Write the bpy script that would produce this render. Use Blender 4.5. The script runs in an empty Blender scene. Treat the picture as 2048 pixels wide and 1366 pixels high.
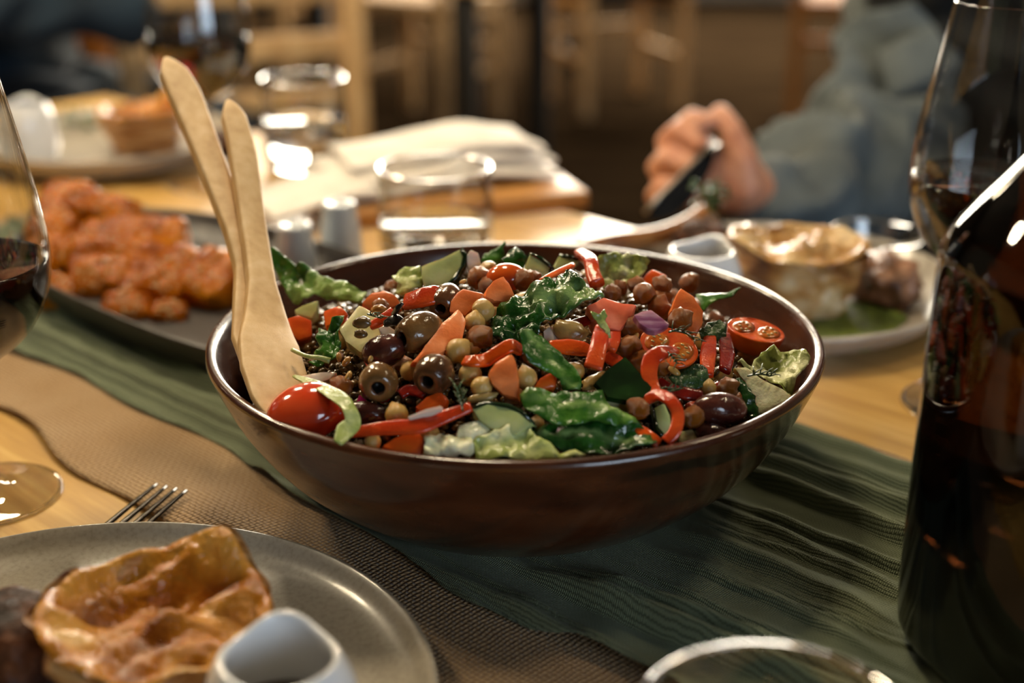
import bpy, bmesh, math, random
import numpy as np
from mathutils import Vector, Matrix, noise as mnoise
from mathutils.geometry import delaunay_2d_cdt

R = math.radians
SC = bpy.context.scene
COL = SC.collection
random.seed(7)

# ---------------------------------------------------------------- camera, world, light, exposure
TB = 0.75                                   # table top height
CAMP = Vector((0, 0, TB + 0.345))
PITCH = R(21)
FPX = 2048 * 50 / 36
cam_d = bpy.data.cameras.new('camera')
cam = bpy.data.objects.new('camera', cam_d); COL.objects.link(cam)
cam.location = CAMP
cam.rotation_euler = (math.pi/2 - PITCH, 0, 0)
cam_d.lens = 50; cam_d.sensor_width = 36
cam_d.clip_start = 0.02; cam_d.clip_end = 60
cam_d.dof.use_dof = True
cam_d.dof.focus_distance = 0.67
cam_d.dof.aperture_fstop = 3.7
SC.camera = cam
SC.view_settings.view_transform = 'Standard'
SC.view_settings.look = 'None'
SC.view_settings.gamma = 1.0
SC.view_settings.use_curve_mapping = False
SC.view_settings.exposure = 0.78

world = bpy.data.worlds.new('world'); SC.world = world
world.use_nodes = True
bg = world.node_tree.nodes['Background']
bg.inputs[0].default_value = (0.55, 0.72, 1.0, 1); bg.inputs[1].default_value = 0.6

def area_light(name, loc, target, sx, sy, power, color):
    d = bpy.data.lights.new(name, 'AREA'); d.shape = 'RECTANGLE'; d.size = sx; d.size_y = sy
    d.energy = power; d.color = color
    o = bpy.data.objects.new(name, d); COL.objects.link(o)
    o.location = loc
    o.rotation_euler = (Vector(target) - Vector(loc)).to_track_quat('-Z', 'Y').to_euler()
    return o
# daylight through the big front windows beyond the tables, and cool daylight through the windows behind the camera
area_light('front_window_daylight', (1.1, 8.12, 2.05), (1.1, 0, 2.05), 4.6, 1.9, 540, (1.0, 0.90, 0.72))
area_light('rear_window_daylight', (2.9, -3.12, 1.75), (2.9, 0, 1.75), 2.6, 1.7, 66, (0.70, 0.85, 1.0))

# ---------------------------------------------------------------- helpers
FWD = Vector((0, math.cos(PITCH), -math.sin(PITCH)))
UPV = Vector((0, math.sin(PITCH), math.cos(PITCH)))
RGT = Vector((1, 0, 0))
def ray(px, py): return FWD + RGT*((px-1024)/FPX) - UPV*((py-683)/FPX)
def on_z(px, py, z):
    d = ray(px, py); return CAMP + d*((z - CAMP.z)/d.z)
def at_depth(px, py, dep): return CAMP + ray(px, py)*dep
def on_plane(px, py, p, n):
    d = ray(px, py); return CAMP + d*((p-CAMP).dot(n)/d.dot(n))
def depth_of(p): return (p-CAMP).dot(FWD)
def camvec(a, b, c):                         # right, up, toward the camera -> world
    return (RGT*a + UPV*b - FWD*c).normalized()

def lin(h):
    h = h.lstrip('#'); v = [int(h[i:i+2], 16)/255 for i in (0, 2, 4)]
    return tuple((x/12.92 if x <= .04045 else ((x+.055)/1.055)**2.4) for x in v) + (1,)

MATS = {}
def mat(name, cols, scale=30, rough=.4, bump=0, bscale=None, sss=0, coat=0, metal=0, trans=0, ior=1.45, spec=.5,
        detail=4, rib=None, stretch=None, rvar=0, sheen=0, lo=.35, hi=.65, bdist=.002, emit=None, orand=0):
    if name in MATS: return MATS[name]
    m = bpy.data.materials.new(name); m.use_nodes = True
    nt = m.node_tree; N = nt.nodes; L = nt.links
    b = N['Principled BSDF']
    cols = [lin(c) if isinstance(c, str) else c for c in (cols if isinstance(cols, (list, tuple)) and not isinstance(cols, str) else [cols])]
    b.inputs['Roughness'].default_value = rough
    b.inputs['Metallic'].default_value = metal
    b.inputs['IOR'].default_value = ior
    b.inputs['Specular IOR Level'].default_value = spec
    b.inputs['Transmission Weight'].default_value = trans
    b.inputs['Coat Weight'].default_value = coat
    b.inputs['Coat Roughness'].default_value = .12
    b.inputs['Sheen Weight'].default_value = sheen
    if sss:
        b.inputs['Subsurface Weight'].default_value = sss
        b.inputs['Subsurface Radius'].default_value = (1.0, .45, .2)
        b.inputs['Subsurface Scale'].default_value = .004
    tc = N.new('ShaderNodeTexCoord')
    vec = tc.outputs['Object']
    if stretch:
        mp = N.new('ShaderNodeMapping'); mp.inputs['Scale'].default_value = stretch
        L.new(vec, mp.inputs[0]); vec = mp.outputs[0]
    col = None
    if len(cols) == 1:
        b.inputs['Base Color'].default_value = cols[0]
        if rib or rvar:
            rgb = N.new('ShaderNodeRGB'); rgb.outputs[0].default_value = cols[0]; col = rgb.outputs[0]
    else:
        nz = N.new('ShaderNodeTexNoise'); nz.inputs['Scale'].default_value = scale; nz.inputs['Detail'].default_value = detail
        L.new(vec, nz.inputs['Vector'])
        cr = N.new('ShaderNodeValToRGB'); L.new(nz.outputs['Fac'], cr.inputs[0])
        el = cr.color_ramp.elements
        el[0].position = lo; el[0].color = cols[0]; el[1].position = hi; el[1].color = cols[-1]
        for i, c in enumerate(cols[1:-1]):
            e = el.new(lo + (hi-lo)*(i+1)/(len(cols)-1)); e.color = c
        col = cr.outputs[0]
    if rib:
        at = N.new('ShaderNodeAttribute'); at.attribute_name = 'rib'
        mx = N.new('ShaderNodeMixRGB'); L.new(at.outputs['Fac'], mx.inputs[0])
        if col is not None: L.new(col, mx.inputs[1])
        mx.inputs[2].default_value = lin(rib); col = mx.outputs[0]
    if orand and col is not None:                # every piece a little lighter or darker than its neighbour
        oi = N.new('ShaderNodeObjectInfo'); m2 = N.new('ShaderNodeMapRange'); L.new(oi.outputs['Random'], m2.inputs[0])
        m2.inputs[3].default_value = 1-orand; m2.inputs[4].default_value = 1+orand
        hs = N.new('ShaderNodeHueSaturation'); L.new(m2.outputs[0], hs.inputs['Value']); L.new(col, hs.inputs['Color']); col = hs.outputs[0]
    if col is not None: L.new(col, b.inputs['Base Color'])
    if rvar:
        n3 = N.new('ShaderNodeTexNoise'); n3.inputs['Scale'].default_value = scale*2.3
        L.new(vec, n3.inputs['Vector'])
        mr = N.new('ShaderNodeMapRange'); mr.inputs[3].default_value = max(0, rough-rvar); mr.inputs[4].default_value = rough+rvar
        L.new(n3.outputs['Fac'], mr.inputs[0]); L.new(mr.outputs[0], b.inputs['Roughness'])
    if bump:
        n2 = N.new('ShaderNodeTexNoise'); n2.inputs['Scale'].default_value = bscale or scale*3; n2.inputs['Detail'].default_value = 3
        L.new(vec, n2.inputs['Vector'])
        bp = N.new('ShaderNodeBump'); bp.inputs['Strength'].default_value = bump; bp.inputs['Distance'].default_value = bdist
        L.new(n2.outputs['Fac'], bp.inputs['Height']); L.new(bp.outputs[0], b.inputs['Normal'])
        if coat: L.new(bp.outputs[0], b.inputs['Coat Normal'])
    if emit:
        b.inputs['Emission Color'].default_value = emit[0]; b.inputs['Emission Strength'].default_value = emit[1]
    MATS[name] = m
    return m

def thin_glass(name, tint=(1, 1, 1, 1), rough=.0, ior=1.5):
    if name in MATS: return MATS[name]
    m = bpy.data.materials.new(name); m.use_nodes = True
    nt = m.node_tree; N = nt.nodes; L = nt.links
    N.remove(N['Principled BSDF'])
    out = N['Material Output']
    tr = N.new('ShaderNodeBsdfTransparent')
    gl = N.new('ShaderNodeBsdfGlossy'); gl.inputs['Roughness'].default_value = rough
    lw = N.new('ShaderNodeLayerWeight'); lw.inputs['Blend'].default_value = .5
    pw = N.new('ShaderNodeMath'); pw.operation = 'POWER'; L.new(lw.outputs['Facing'], pw.inputs[0]); pw.inputs[1].default_value = 4.0
    ma = N.new('ShaderNodeMath'); ma.operation = 'MULTIPLY_ADD'; L.new(pw.outputs[0], ma.inputs[0]); ma.inputs[1].default_value = .8; ma.inputs[2].default_value = .06
    p3 = N.new('ShaderNodeMath'); p3.operation = 'POWER'; L.new(lw.outputs['Facing'], p3.inputs[0]); p3.inputs[1].default_value = 3.0
    tm = N.new('ShaderNodeMixRGB'); L.new(p3.outputs[0], tm.inputs[0]); tm.inputs[1].default_value = tint
    tm.inputs[2].default_value = (tint[0]*.62, tint[1]*.63, tint[2]*.62, 1)       # more glass in the way at the edges
    L.new(tm.outputs[0], tr.inputs[0])
    mx = N.new('ShaderNodeMixShader')
    L.new(ma.outputs[0], mx.inputs[0]); L.new(tr.outputs[0], mx.inputs[1]); L.new(gl.outputs[0], mx.inputs[2])
    L.new(mx.outputs[0], out.inputs[0])
    MATS[name] = m
    return m

LABELS = {}
def tag(o, label, cat, group=None, kind=None):
    o['label'] = label; o['category'] = cat
    if group: o['group'] = group
    if kind: o['kind'] = kind
    LABELS.setdefault(label, []).append(o.name)
    return o
def struct(o): o['kind'] = 'structure'; return o

def mesh(name, v, f, m, parent=None, smooth=True, loc=None, rot=None, attr=None):
    me = bpy.data.meshes.new(name)
    me.from_pydata([tuple(x) for x in v], [], [tuple(int(i) for i in q) for q in f]); me.update()
    if smooth: me.polygons.foreach_set('use_smooth', [True]*len(me.polygons))
    if m: me.materials.append(m)
    if attr is not None:
        a = me.attributes.new('rib', 'FLOAT', 'POINT'); a.data.foreach_set('value', np.asarray(attr, dtype=np.float32))
    o = bpy.data.objects.new(name, me); COL.objects.link(o)
    if parent: o.parent = parent
    if loc is not None: o.location = loc
    if rot is not None: o.rotation_euler = rot
    return o
def from_bm(name, bm, m, parent=None, smooth=True, loc=None, rot=None):
    me = bpy.data.meshes.new(name); bm.normal_update(); bm.to_mesh(me); bm.free()
    if smooth: me.polygons.foreach_set('use_smooth', [True]*len(me.polygons))
    if m: me.materials.append(m)
    o = bpy.data.objects.new(name, me); COL.objects.link(o)
    if parent: o.parent = parent
    if loc is not None: o.location = loc
    if rot is not None: o.rotation_euler = rot
    return o
def empty(name, loc=(0, 0, 0), rz=0):
    o = bpy.data.objects.new(name, None); COL.objects.link(o); o.location = loc; o.rotation_euler = (0, 0, rz)
    o.empty_display_size = .02
    return o
def copy_tree(o, parent=None):
    c = o.copy(); COL.objects.link(c); c.parent = parent
    for ch in list(o.children): copy_tree(ch, c)
    return c

def lathe(prof, n=64, fr=None):
    """profile (r,z) revolved; fr(angle, r, z, i) -> (r,z) lets it be squarish; open where r>0 at the ends"""
    v = []; f = []; rings = []
    for i, (r, z) in enumerate(prof):
        if r <= 1e-7:
            rings.append([len(v)]); v.append((0, 0, z)); continue
        ids = []
        for k in range(n):
            a = 2*math.pi*k/n
            rr, zz = (fr(a, r, z, i) if fr else (r, z))
            ids.append(len(v)); v.append((rr*math.cos(a), rr*math.sin(a), zz))
        rings.append(ids)
    for a, b in zip(rings, rings[1:]):
        if len(a) == 1 and len(b) == 1: continue
        for k in range(n):
            k2 = (k+1) % n
            if len(a) == 1: f.append((a[0], b[k2], b[k]))
            elif len(b) == 1: f.append((a[k], a[k2], b[0]))
            else: f.append((a[k], a[k2], b[k2], b[k]))
    return v, f
def smooth_prof(pts, sub=4):
    """Catmull-Rom through profile points"""
    P = [pts[0]] + list(pts) + [pts[-1]]; out = []
    for i in range(1, len(P)-2):
        p0, p1, p2, p3 = [np.array(P[i+k], float) for k in (-1, 0, 1, 2)]
        for s in range(sub):
            t = s/sub
            q = .5*((2*p1)+(-p0+p2)*t+(2*p0-5*p1+4*p2-p3)*t*t+(-p0+3*p1-3*p2+p3)*t**3)
            out.append(tuple(q))
    out.append(tuple(pts[-1]))
    return out
def box(sx, sy, sz, bev=0, c=(0, 0, 0), seg=2):
    bm = bmesh.new(); bmesh.ops.create_cube(bm, size=1)
    for q in bm.verts: q.co = Vector((q.co.x*sx+c[0], q.co.y*sy+c[1], q.co.z*sz+c[2]))
    if bev: bmesh.ops.bevel(bm, geom=list(bm.edges), offset=bev, segments=seg, affect='EDGES', profile=.5)
    return bm
def frames(P, nrm=None):
    """tangent / side / normal frames along a path"""
    n = len(P); out = []
    prev = None
    for i in range(n):
        t = (P[min(i+1, n-1)] - P[max(i-1, 0)]).normalized()
        if nrm is not None: a = nrm[i] if isinstance(nrm, list) else nrm
        else: a = prev if prev is not None else (Vector((0, 0, 1)) if abs(t.z) < .9 else Vector((1, 0, 0)))
        s = t.cross(a)
        if s.length < 1e-6: s = t.orthogonal()
        s.normalize(); b = s.cross(t).normalized(); prev = b
        out.append((t, s, b))
    return out
def path_smooth(pts, sub=6):
    P = [pts[0]] + list(pts) + [pts[-1]]; out = []
    for i in range(1, len(P)-2):
        p0, p1, p2, p3 = P[i-1], P[i], P[i+1], P[i+2]
        for s in range(sub):
            t = s/sub
            out.append(.5*((2*p1)+(-p0+p2)*t+(2*p0-5*p1+4*p2-p3)*t*t+(-p0+3*p1-3*p2+p3)*t**3))
    out.append(P[-2]); return out
def sweep(P, W, T, nrm=None, n=12, sq=2.6, caps=True):
    """superelliptic section (half width W along side, half thickness T along normal) swept along P"""
    fr = frames(P, nrm); v = []; f = []
    m = len(P)
    for i, (p, (t, s, b)) in enumerate(zip(P, fr)):
        w = W[i] if isinstance(W, (list, np.ndarray)) else W
        h = T[i] if isinstance(T, (list, np.ndarray)) else T
        for k in range(n):
            a = 2*math.pi*k/n; c, q = math.cos(a), math.sin(a)
            x = math.copysign(abs(c)**(2/sq), c)*w; y = math.copysign(abs(q)**(2/sq), q)*h
            v.append(p + s*x + b*y)
    for i in range(m-1):
        for k in range(n):
            k2 = (k+1) % n
            f.append((i*n+k, i*n+k2, (i+1)*n+k2, (i+1)*n+k))
    if caps:
        f.append(tuple(range(n-1, -1, -1))); f.append(tuple((m-1)*n+k for k in range(n)))
    return v, f
def nz(p, s, seed=0):
    return mnoise.noise(Vector((p[0]*s+seed*7.3, p[1]*s+seed*3.1, p[2]*s-seed*5.7)))
def ico(sub=3):
    bm = bmesh.new(); bmesh.ops.create_icosphere(bm, subdivisions=sub, radius=1); return bm
def basis(x, y, z):
    return Matrix((x, y, z)).transposed()
def lump(name, c, axes, sizes, m, parent=None, sub=3, amp=.08, freq=2.0, seed=0, sq=2.0, amp2=0, freq2=6):
    """a lumpy (super)ellipsoid: axes = three world vectors, sizes = half extents; mesh is stored in local axes"""
    bm = ico(sub)
    for q in bm.verts:
        d = q.co.copy()
        if sq != 2.0:
            k = (abs(d.x)**sq+abs(d.y)**sq+abs(d.z)**sq)**(-1/sq); d = d*k
        k = 1 + amp*nz(d, freq, seed) + (amp2*nz(d, freq2, seed+9) if amp2 else 0)
        q.co = Vector((d.x*sizes[0]*k, d.y*sizes[1]*k, d.z*sizes[2]*k))
    o = from_bm(name, bm, m, parent)
    mt = basis(*axes).to_4x4(); mt.translation = c
    o.matrix_world = mt if parent is None else mt
    return o

def wmesh(name, v, f, m, org, parent=None, smooth=True, attr=None):
    """world-space vertices stored about org; a root is placed at org, a child keeps its root's origin"""
    org = Vector(org)
    return mesh(name, [Vector(p)-org for p in v], f, m, parent, smooth, loc=None if parent else org, attr=attr)
def wlump(name, c, axes, sizes, m, org=None, parent=None, **k):
    o = lump(name, Vector((0, 0, 0)), axes, sizes, m, None, **k)
    mt = basis(*axes).to_4x4()
    mt.translation = Vector(c) - (Vector(org) if parent else Vector((0, 0, 0)))
    if parent: o.parent = parent
    o.matrix_basis = mt
    return o

# ---------------------------------------------------------------- the room
M_floor = mat('floor_brown_boards', ['#1c140d', '#271d13', '#33271a'], scale=2.2, rough=.9, spec=0, stretch=(1, 6, 1), bump=.1, bscale=9)
M_wall = mat('wall_grey_plaster', ['#4d463c', '#5a5247'], scale=3, rough=.9)
M_ceil = mat('ceiling_plaster', ['#3d372f', '#484138'], scale=3, rough=.9)
M_base = mat('baseboard_paint', ['#b9b2a6', '#c4beb3'], scale=4, rough=.5)
M_frame = mat('window_frame_paint', ['#2a2826', '#34312e'], scale=4, rough=.5)
M_pane = thin_glass('window_pane_glass')
X0, X1, Y0, Y1, ZC = -6.0, 5.2, -3.3, 8.35, 3.1
struct(from_bm('floor', box(X1-X0, Y1-Y0, .1, c=((X0+X1)/2, (Y0+Y1)/2, -.05)), M_floor, smooth=False))
struct(from_bm('ceiling', box(X1-X0, Y1-Y0, .1, c=((X0+X1)/2, (Y0+Y1)/2, ZC+.05)), M_ceil, smooth=False))
struct(from_bm('wall_left', box(.12, Y1-Y0, ZC, c=(X0-.06, (Y0+Y1)/2, ZC/2)), M_wall, smooth=False))
struct(from_bm('wall_right', box(.12, Y1-Y0, ZC, c=(X1+.06, (Y0+Y1)/2, ZC/2)), M_wall, smooth=False))
def wall_with_opening(name, y, side, wx0, wx1, wz0, wz1):
    bm = bmesh.new()
    for (a, b, c, d) in ((X0, wx0, 0, ZC), (wx1, X1, 0, ZC), (wx0, wx1, 0, wz0), (wx0, wx1, wz1, ZC)):
        t = box(b-a, .12, d-c, c=((a+b)/2, y+side*.06, (c+d)/2)); me = bpy.data.meshes.new('t'); t.to_mesh(me); t.free()
        bm.from_mesh(me); bpy.data.meshes.remove(me)
    return struct(from_bm(name, bm, M_wall, smooth=False))
def window(name, y, x0, x1, z0, z1, nx, nzz, side):
    root = empty(name, ((x0+x1)/2, y, z0)); struct(root)
    w, h = x1-x0, z1-z0
    for i in range(nx+1):
        from_bm('mullion', box(.07, .09, h, .004, c=(-w/2 + w*i/nx, 0, h/2)), M_frame, root)
    for j in range(nzz+1):
        from_bm('glazing_bar', box(w+.07, .08, .06, .004, c=(0, 0, h*j/nzz)), M_frame, root)
    for i in range(nx):
        for j in range(nzz):
            from_bm('pane', box(w/nx-.07, .006, h/nzz-.06, c=(-w/2+w*(i+.5)/nx, side*.02, h*(j+.5)/nzz)), M_pane, root, smooth=False)
wall_with_opening('wall_front', Y1, 1, -1.2, 3.4, 1.1, 3.0)
wall_with_opening('wall_back', Y0, -1, 1.6, 4.2, .9, 2.6)
window('window_1', Y1, -1.2, 3.4, 1.1, 3.0, 6, 2, 1)
window('window_2', Y0, 1.6, 4.2, .9, 2.6, 6, 2, -1)
struct(from_bm('baseboard_front', box(X1-X0, .02, .12, .003, c=((X0+X1)/2, Y1-.012, .06)), M_base))

# ---------------------------------------------------------------- the dining table
M_oak = mat('table_oak', ['#b28846', '#c49a54', '#d4ae68'], scale=9, rough=.34, stretch=(1, 14, 14), bump=.05, bscale=60, lo=.3, hi=.7, rvar=.06, spec=.35)
M_black = mat('black_steel', ['#0b0b0b', '#141312'], scale=20, rough=.45)
U = Vector((.722, -.692, 0)); ANG = math.atan2(U.y, U.x); NV = Vector((.692, .722, 0))   # long axis, toward the far side
CT = Vector((-.50, 1.752, 0))                                                            # far corner of the top
TL, TW = 2.5, .84
tabc = CT + U*(TL/2) - NV*(TW/2)
dt = empty('dining_table', (tabc.x, tabc.y, 0), ANG)
from_bm('tabletop', box(TL, TW, .034, .004, c=(0, 0, TB-.017)), M_oak, dt)
for sx in (-1, 1):
    for sy in (-1, 1):
        from_bm('leg', box(.06, .06, TB-.09, .003, c=(sx*(TL/2-.18), sy*(TW/2-.10), (TB-.09)/2)), M_black, dt)
    from_bm('rail', box(.05, TW-.2, .056, .003, c=(sx*(TL/2-.18), 0, TB-.062)), M_black, dt)
tag(dt, 'long pale oak dining table carrying the whole meal', 'table')

def tframe(u, n, z=0): return U*u + NV*n + Vector((0, 0, z))     # table coordinates through the world origin
# ---------------------------------------------------------------- chairs and the neighbouring table
M_beech = mat('pale_beech', ['#b08a5c', '#c49d6c', '#cfac7c'], scale=12, rough=.7, spec=.15, stretch=(6, 6, 1))
M_honey = mat('honey_wood', ['#8a5522', '#a2672c'], scale=12, rough=.7, spec=.15, stretch=(6, 6, 1))
M_dkseat = mat('dark_seat_pad', ['#0c0d10', '#14161a'], scale=40, rough=.95, spec=.1)
def chair(loc, rz, wood, seatm, label, cat='chair', group=None):
    r = empty('wooden_chair', (loc[0], loc[1], 0), rz)          # local +y is the back
    from_bm('seat', box(.43, .42, .035, .012, c=(0, 0, .445)), seatm, r)
    for sx in (-1, 1):
        from_bm('leg', box(.04, .04, .43, .006, c=(sx*.19, -.18, .215)), wood, r)
        from_bm('back_post', box(.04, .042, .84, .006, c=(sx*.19, .19, .42)), wood, r)
        from_bm('side_stretcher', box(.022, .34, .03, .004, c=(sx*.19, 0, .20)), wood, r)
        from_bm('seat_rail', box(.026, .34, .05, .004, c=(sx*.19, 0, .40)), wood, r)
    from_bm('front_rail', box(.34, .026, .05, .004, c=(0, -.18, .40)), wood, r)
    from_bm('front_stretcher', box(.34, .022, .03, .004, c=(0, -.18, .27)), wood, r)
    for z, h in ((.60, .035), (.69, .045), (.80, .07)):
        from_bm('back_slat', box(.345, .02, h, .005, c=(0, .19, z)), wood, r)
    tag(r, label, cat, group)
    return r
chair((-.52, 2.62), R(200), M_beech, M_beech, 'pale wooden slatted chair standing behind the half-full water tumbler')
chair((-1.00, 2.50), R(248), M_honey, M_honey, 'brown wooden chair under the seated figure in navy')
chair((-.92, 5.3), R(160), M_beech, M_dkseat, 'pale wooden chair at the back, left of the black table legs', group=None)
chair((-.30, 5.0), R(150), M_beech, M_beech, 'pale wooden chair at the back, seen between the two black table legs')
chair((.38, 5.35), R(200), M_beech, M_dkseat, 'pale wooden chair at the back, just right of the black table legs')
chair((1.18, 4.95), R(168), M_honey, M_honey, 'honey-brown wooden chair alone on the floor left of the denim sleeve')
chair((2.05, 4.75), R(130), M_beech, M_dkseat, 'pale wooden chair with dark seat right behind the denim sleeve')
chair((-.62, 7.4), R(10), M_beech, M_dkseat, 'farthest pale wooden chair near the front windows')
def black_table(loc, rz, sx, sy, label):
    t = empty('side_dining_table', (loc[0], loc[1], 0), rz)
    from_bm('tabletop', box(sx, sy, .034, .004, c=(0, 0, TB-.017)), M_oak, t)
    for a in (-1, 1):
        for b in (-1, 1):
            from_bm('leg', box(.046, .046, TB-.034, .003, c=(a*(sx/2-.1), b*(sy/2-.06), (TB-.034)/2)), M_black, t)
        from_bm('foot_bar', box(.042, sy-.16, .042, .003, c=(a*(sx/2-.1), 0, .021)), M_black, t)
    tag(t, label, 'table')
# its two near legs show as the black uprights
black_table((-.017-.94*.30, 3.275+.34*.30), R(-20), .80, .60, 'neighbouring table whose two black steel legs rise behind the napkin')
black_table((-.4, 6.35), R(0), 1.5, .7, 'farther dining table on thin black legs near the front windows')

# ---------------------------------------------------------------- people
M_skin = mat('skin', ['#b9795c', '#c98d6e', '#d49b7c'], scale=60, rough=.48, sss=.15, bump=.1, bscale=300, bdist=.0008)
def denim_mat():
    m = mat('washed_denim', ['#3f4749', '#5c6466', '#7b8282'], scale=11, rough=.85, bump=.5, bscale=900, bdist=.0006, sheen=.1, lo=.3, hi=.75)
    return m
M_denim = denim_mat()
M_navy = mat('navy_cloth', ['#0b1620', '#12222f', '#182a38'], scale=12, rough=.9, sheen=.1)
M_greyk = mat('charcoal_knit', ['#2b2c2c', '#3a3a39'], scale=50, rough=.9)
M_dark = mat('dark_cloth', ['#101213', '#181a1c'], scale=40, rough=.9)
M_hair = mat('dark_brown_hair', ['#1c120b', '#2c1d12'], scale=80, rough=.5)
def blob(name, chains, m, org, parent=None, voxel=.008, fold=0, ffreq=20, smooth_it=4, seed=0):
    """tapered capsule chains fused by voxel remesh into one continuous skin"""
    bm = bmesh.new()
    for pts, rad in chains:
        pts = [Vector(p) for p in pts]
        for i in range(len(pts)):
            r = rad[i] if isinstance(rad[i], tuple) else (rad[i],)*3
            s = bmesh.ops.create_icosphere(bm, subdivisions=2, radius=1)
            for q in s['verts']: q.co = Vector((q.co.x*r[0], q.co.y*r[1], q.co.z*r[2])) + pts[i]
        for i in range(len(pts)-1):
            a, b = pts[i], pts[i+1]
            ra = rad[i] if isinstance(rad[i], tuple) else (rad[i],)*3
            rb = rad[i+1] if isinstance(rad[i+1], tuple) else (rad[i+1],)*3
            n = max(2, int((b-a).length/(min(min(ra), min(rb))*.45)))
            for k in range(1, n):
                t = k/n; c = a.lerp(b, t); r = [ra[j]*(1-t)+rb[j]*t for j in range(3)]
                s = bmesh.ops.create_icosphere(bm, subdivisions=2, radius=1)
                for q in s['verts']: q.co = Vector((q.co.x*r[0], q.co.y*r[1], q.co.z*r[2])) + c
    org = Vector(org)
    for q in bm.verts: q.co -= org
    tmp = from_bm('tmp', bm, m)
    md = tmp.modifiers.new('r', 'REMESH'); md.mode = 'VOXEL'; md.voxel_size = voxel
    sm = tmp.modifiers.new('s', 'SMOOTH'); sm.factor = .5; sm.iterations = smooth_it
    dg = bpy.context.evaluated_depsgraph_get()
    me = bpy.data.meshes.new_from_object(tmp.evaluated_get(dg)); me.name = name
    bpy.data.objects.remove(tmp)
    if fold:
        n = len(me.vertices); co = np.empty(n*3); me.vertices.foreach_get('co', co); co = co.reshape(-1, 3)
        no = np.empty(n*3); me.vertices.foreach_get('normal', no); no = no.reshape(-1, 3)
        for i in range(n):
            p = co[i]; w = nz(p, ffreq*.35, seed+3)*.06
            co[i] += no[i]*fold*(1-abs(nz((p[0]+w, p[1]+w, p[2]*1.6-w), ffreq, seed))*2.6)
        me.vertices.foreach_set('co', co.ravel())
    me.polygons.foreach_set('use_smooth', [True]*len(me.polygons)); me.update()
    if not me.materials: me.materials.append(m)
    o = bpy.data.objects.new(name, me); COL.objects.link(o)
    if parent: o.parent = parent
    else: o.location = org
    return o

# the diner on the far side in a denim jacket: right hand lifts a fork over the far plate
def P(px, py, d): return at_depth(px, py, d)
D0 = 1.27
hipc = Vector((.62, 1.62, .50)); chest = Vector((.56, 1.56, .93)); neck = Vector((.545, 1.545, 1.13))
headc = Vector((.50, 1.49, 1.28))
sh_r = P(1890, -70, 1.60); el_r = P(1738, 330, 1.46); wr_r = P(1535, 402, D0+.03)
sh_l = Vector((.74, 1.40, 1.06)); el_l = Vector((.72, 1.20, .84)); wr_l = Vector((.58, 1.10, .795))
kn1 = P(1400, 352, D0); palm = P(1462, 362, D0)
hand = [([wr_r, P(1505, 388, D0+.01), palm, P(1415, 350, D0)], [.026, .027, .030, .026]),
        # thumb, standing up at the right
        ([P(1488, 382, D0-.010), P(1486, 322, D0-.02), P(1464, 262, D0-.022), P(1442, 226, D0-.016)], [.021, .0155, .0115, .0092]),
        # index to little finger, knuckles out to the left and tips curled back in
        ([P(1430, 330, D0), P(1362, 262, D0-.005), P(1386, 236, D0-.016), P(1412, 246, D0-.022)], [.018, .0112, .0098, .0082]),
        ([P(1415, 345, D0), P(1338, 284, D0-.004), P(1356, 262, D0-.022), P(1400, 290, D0-.034)], [.018, .0125, .0105, .0085]),
        ([P(1405, 365, D0), P(1318, 336, D0-.002), P(1334, 318, D0-.022), P(1384, 340, D0-.034)], [.018, .0118, .0100, .0080]),
        ([P(1410, 385, D0), P(1312, 392, D0), P(1328, 376, D0-.02), P(1376, 384, D0-.03)], [.016, .0105, .0090, .0072])]
person = blob('person', [
    ([hipc, chest, neck, headc], [(.15, .12, .12), (.17, .12, .14), .05, (.078, .092, .115)]),
    ([headc+Vector((-.06, -.06, -.03)), headc+Vector((-.071, -.072, -.035))], [.014, .012]),
    ([headc+Vector((-.05, .06, -.01)), headc+Vector((.055, -.05, -.01))], [.03, .03]),
    ([neck, sh_r, el_r, wr_r], [.048, .038, .028, .024]),
    ([neck, sh_l, el_l, wr_l, wr_l+Vector((-.06, -.03, -.01))], [.048, .038, .030, .024, .024]),
    ([hipc+Vector((-.09, .06, -.03)), Vector((.33, 1.55, .47)), Vector((.36, 1.58, .06))], [.085, .062, .04]),
    ([hipc+Vector((.08, -.06, -.03)), Vector((.52, 1.32, .47)), Vector((.55, 1.36, .06))], [.085, .062, .04])] + hand,
    M_skin, (hipc.x, hipc.y, 0), voxel=.0042, smooth_it=3)
tag(person, 'person in a washed denim jacket holding a knife over the far plate', 'person')
orgp = (hipc.x, hipc.y, 0)
jk = blob('jacket', [
    ([chest+Vector((.03, .05, .02)), chest+Vector((0, 0, .12))], [(.19, .10, .10), (.16, .12, .07)]),
    ([neck+Vector((0, 0, -.02)), sh_r, el_r, P(1600, 372, D0+.09), P(1548, 396, D0+.035)], [.065, .070, .054, .042, .036]),
    ([neck+Vector((0, 0, -.02)), sh_l, el_l, wr_l+Vector((.03, .02, .01))], [.065, .08, .066, .045])],
    M_denim, orgp, person, voxel=.006, fold=.030, ffreq=12, smooth_it=2, seed=2)
blob('shirt_and_jacket_shade', [([hipc+Vector((0, 0, .05)), chest, chest+Vector((0, 0, .05))], [(.180, .15, .10), (.185, .135, .13), (.14, .11, .08)])], M_dark, orgp, person, voxel=.010, fold=.012, ffreq=12)  # dark shirt; its colour also stands in for the denim torso in shade
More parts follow.
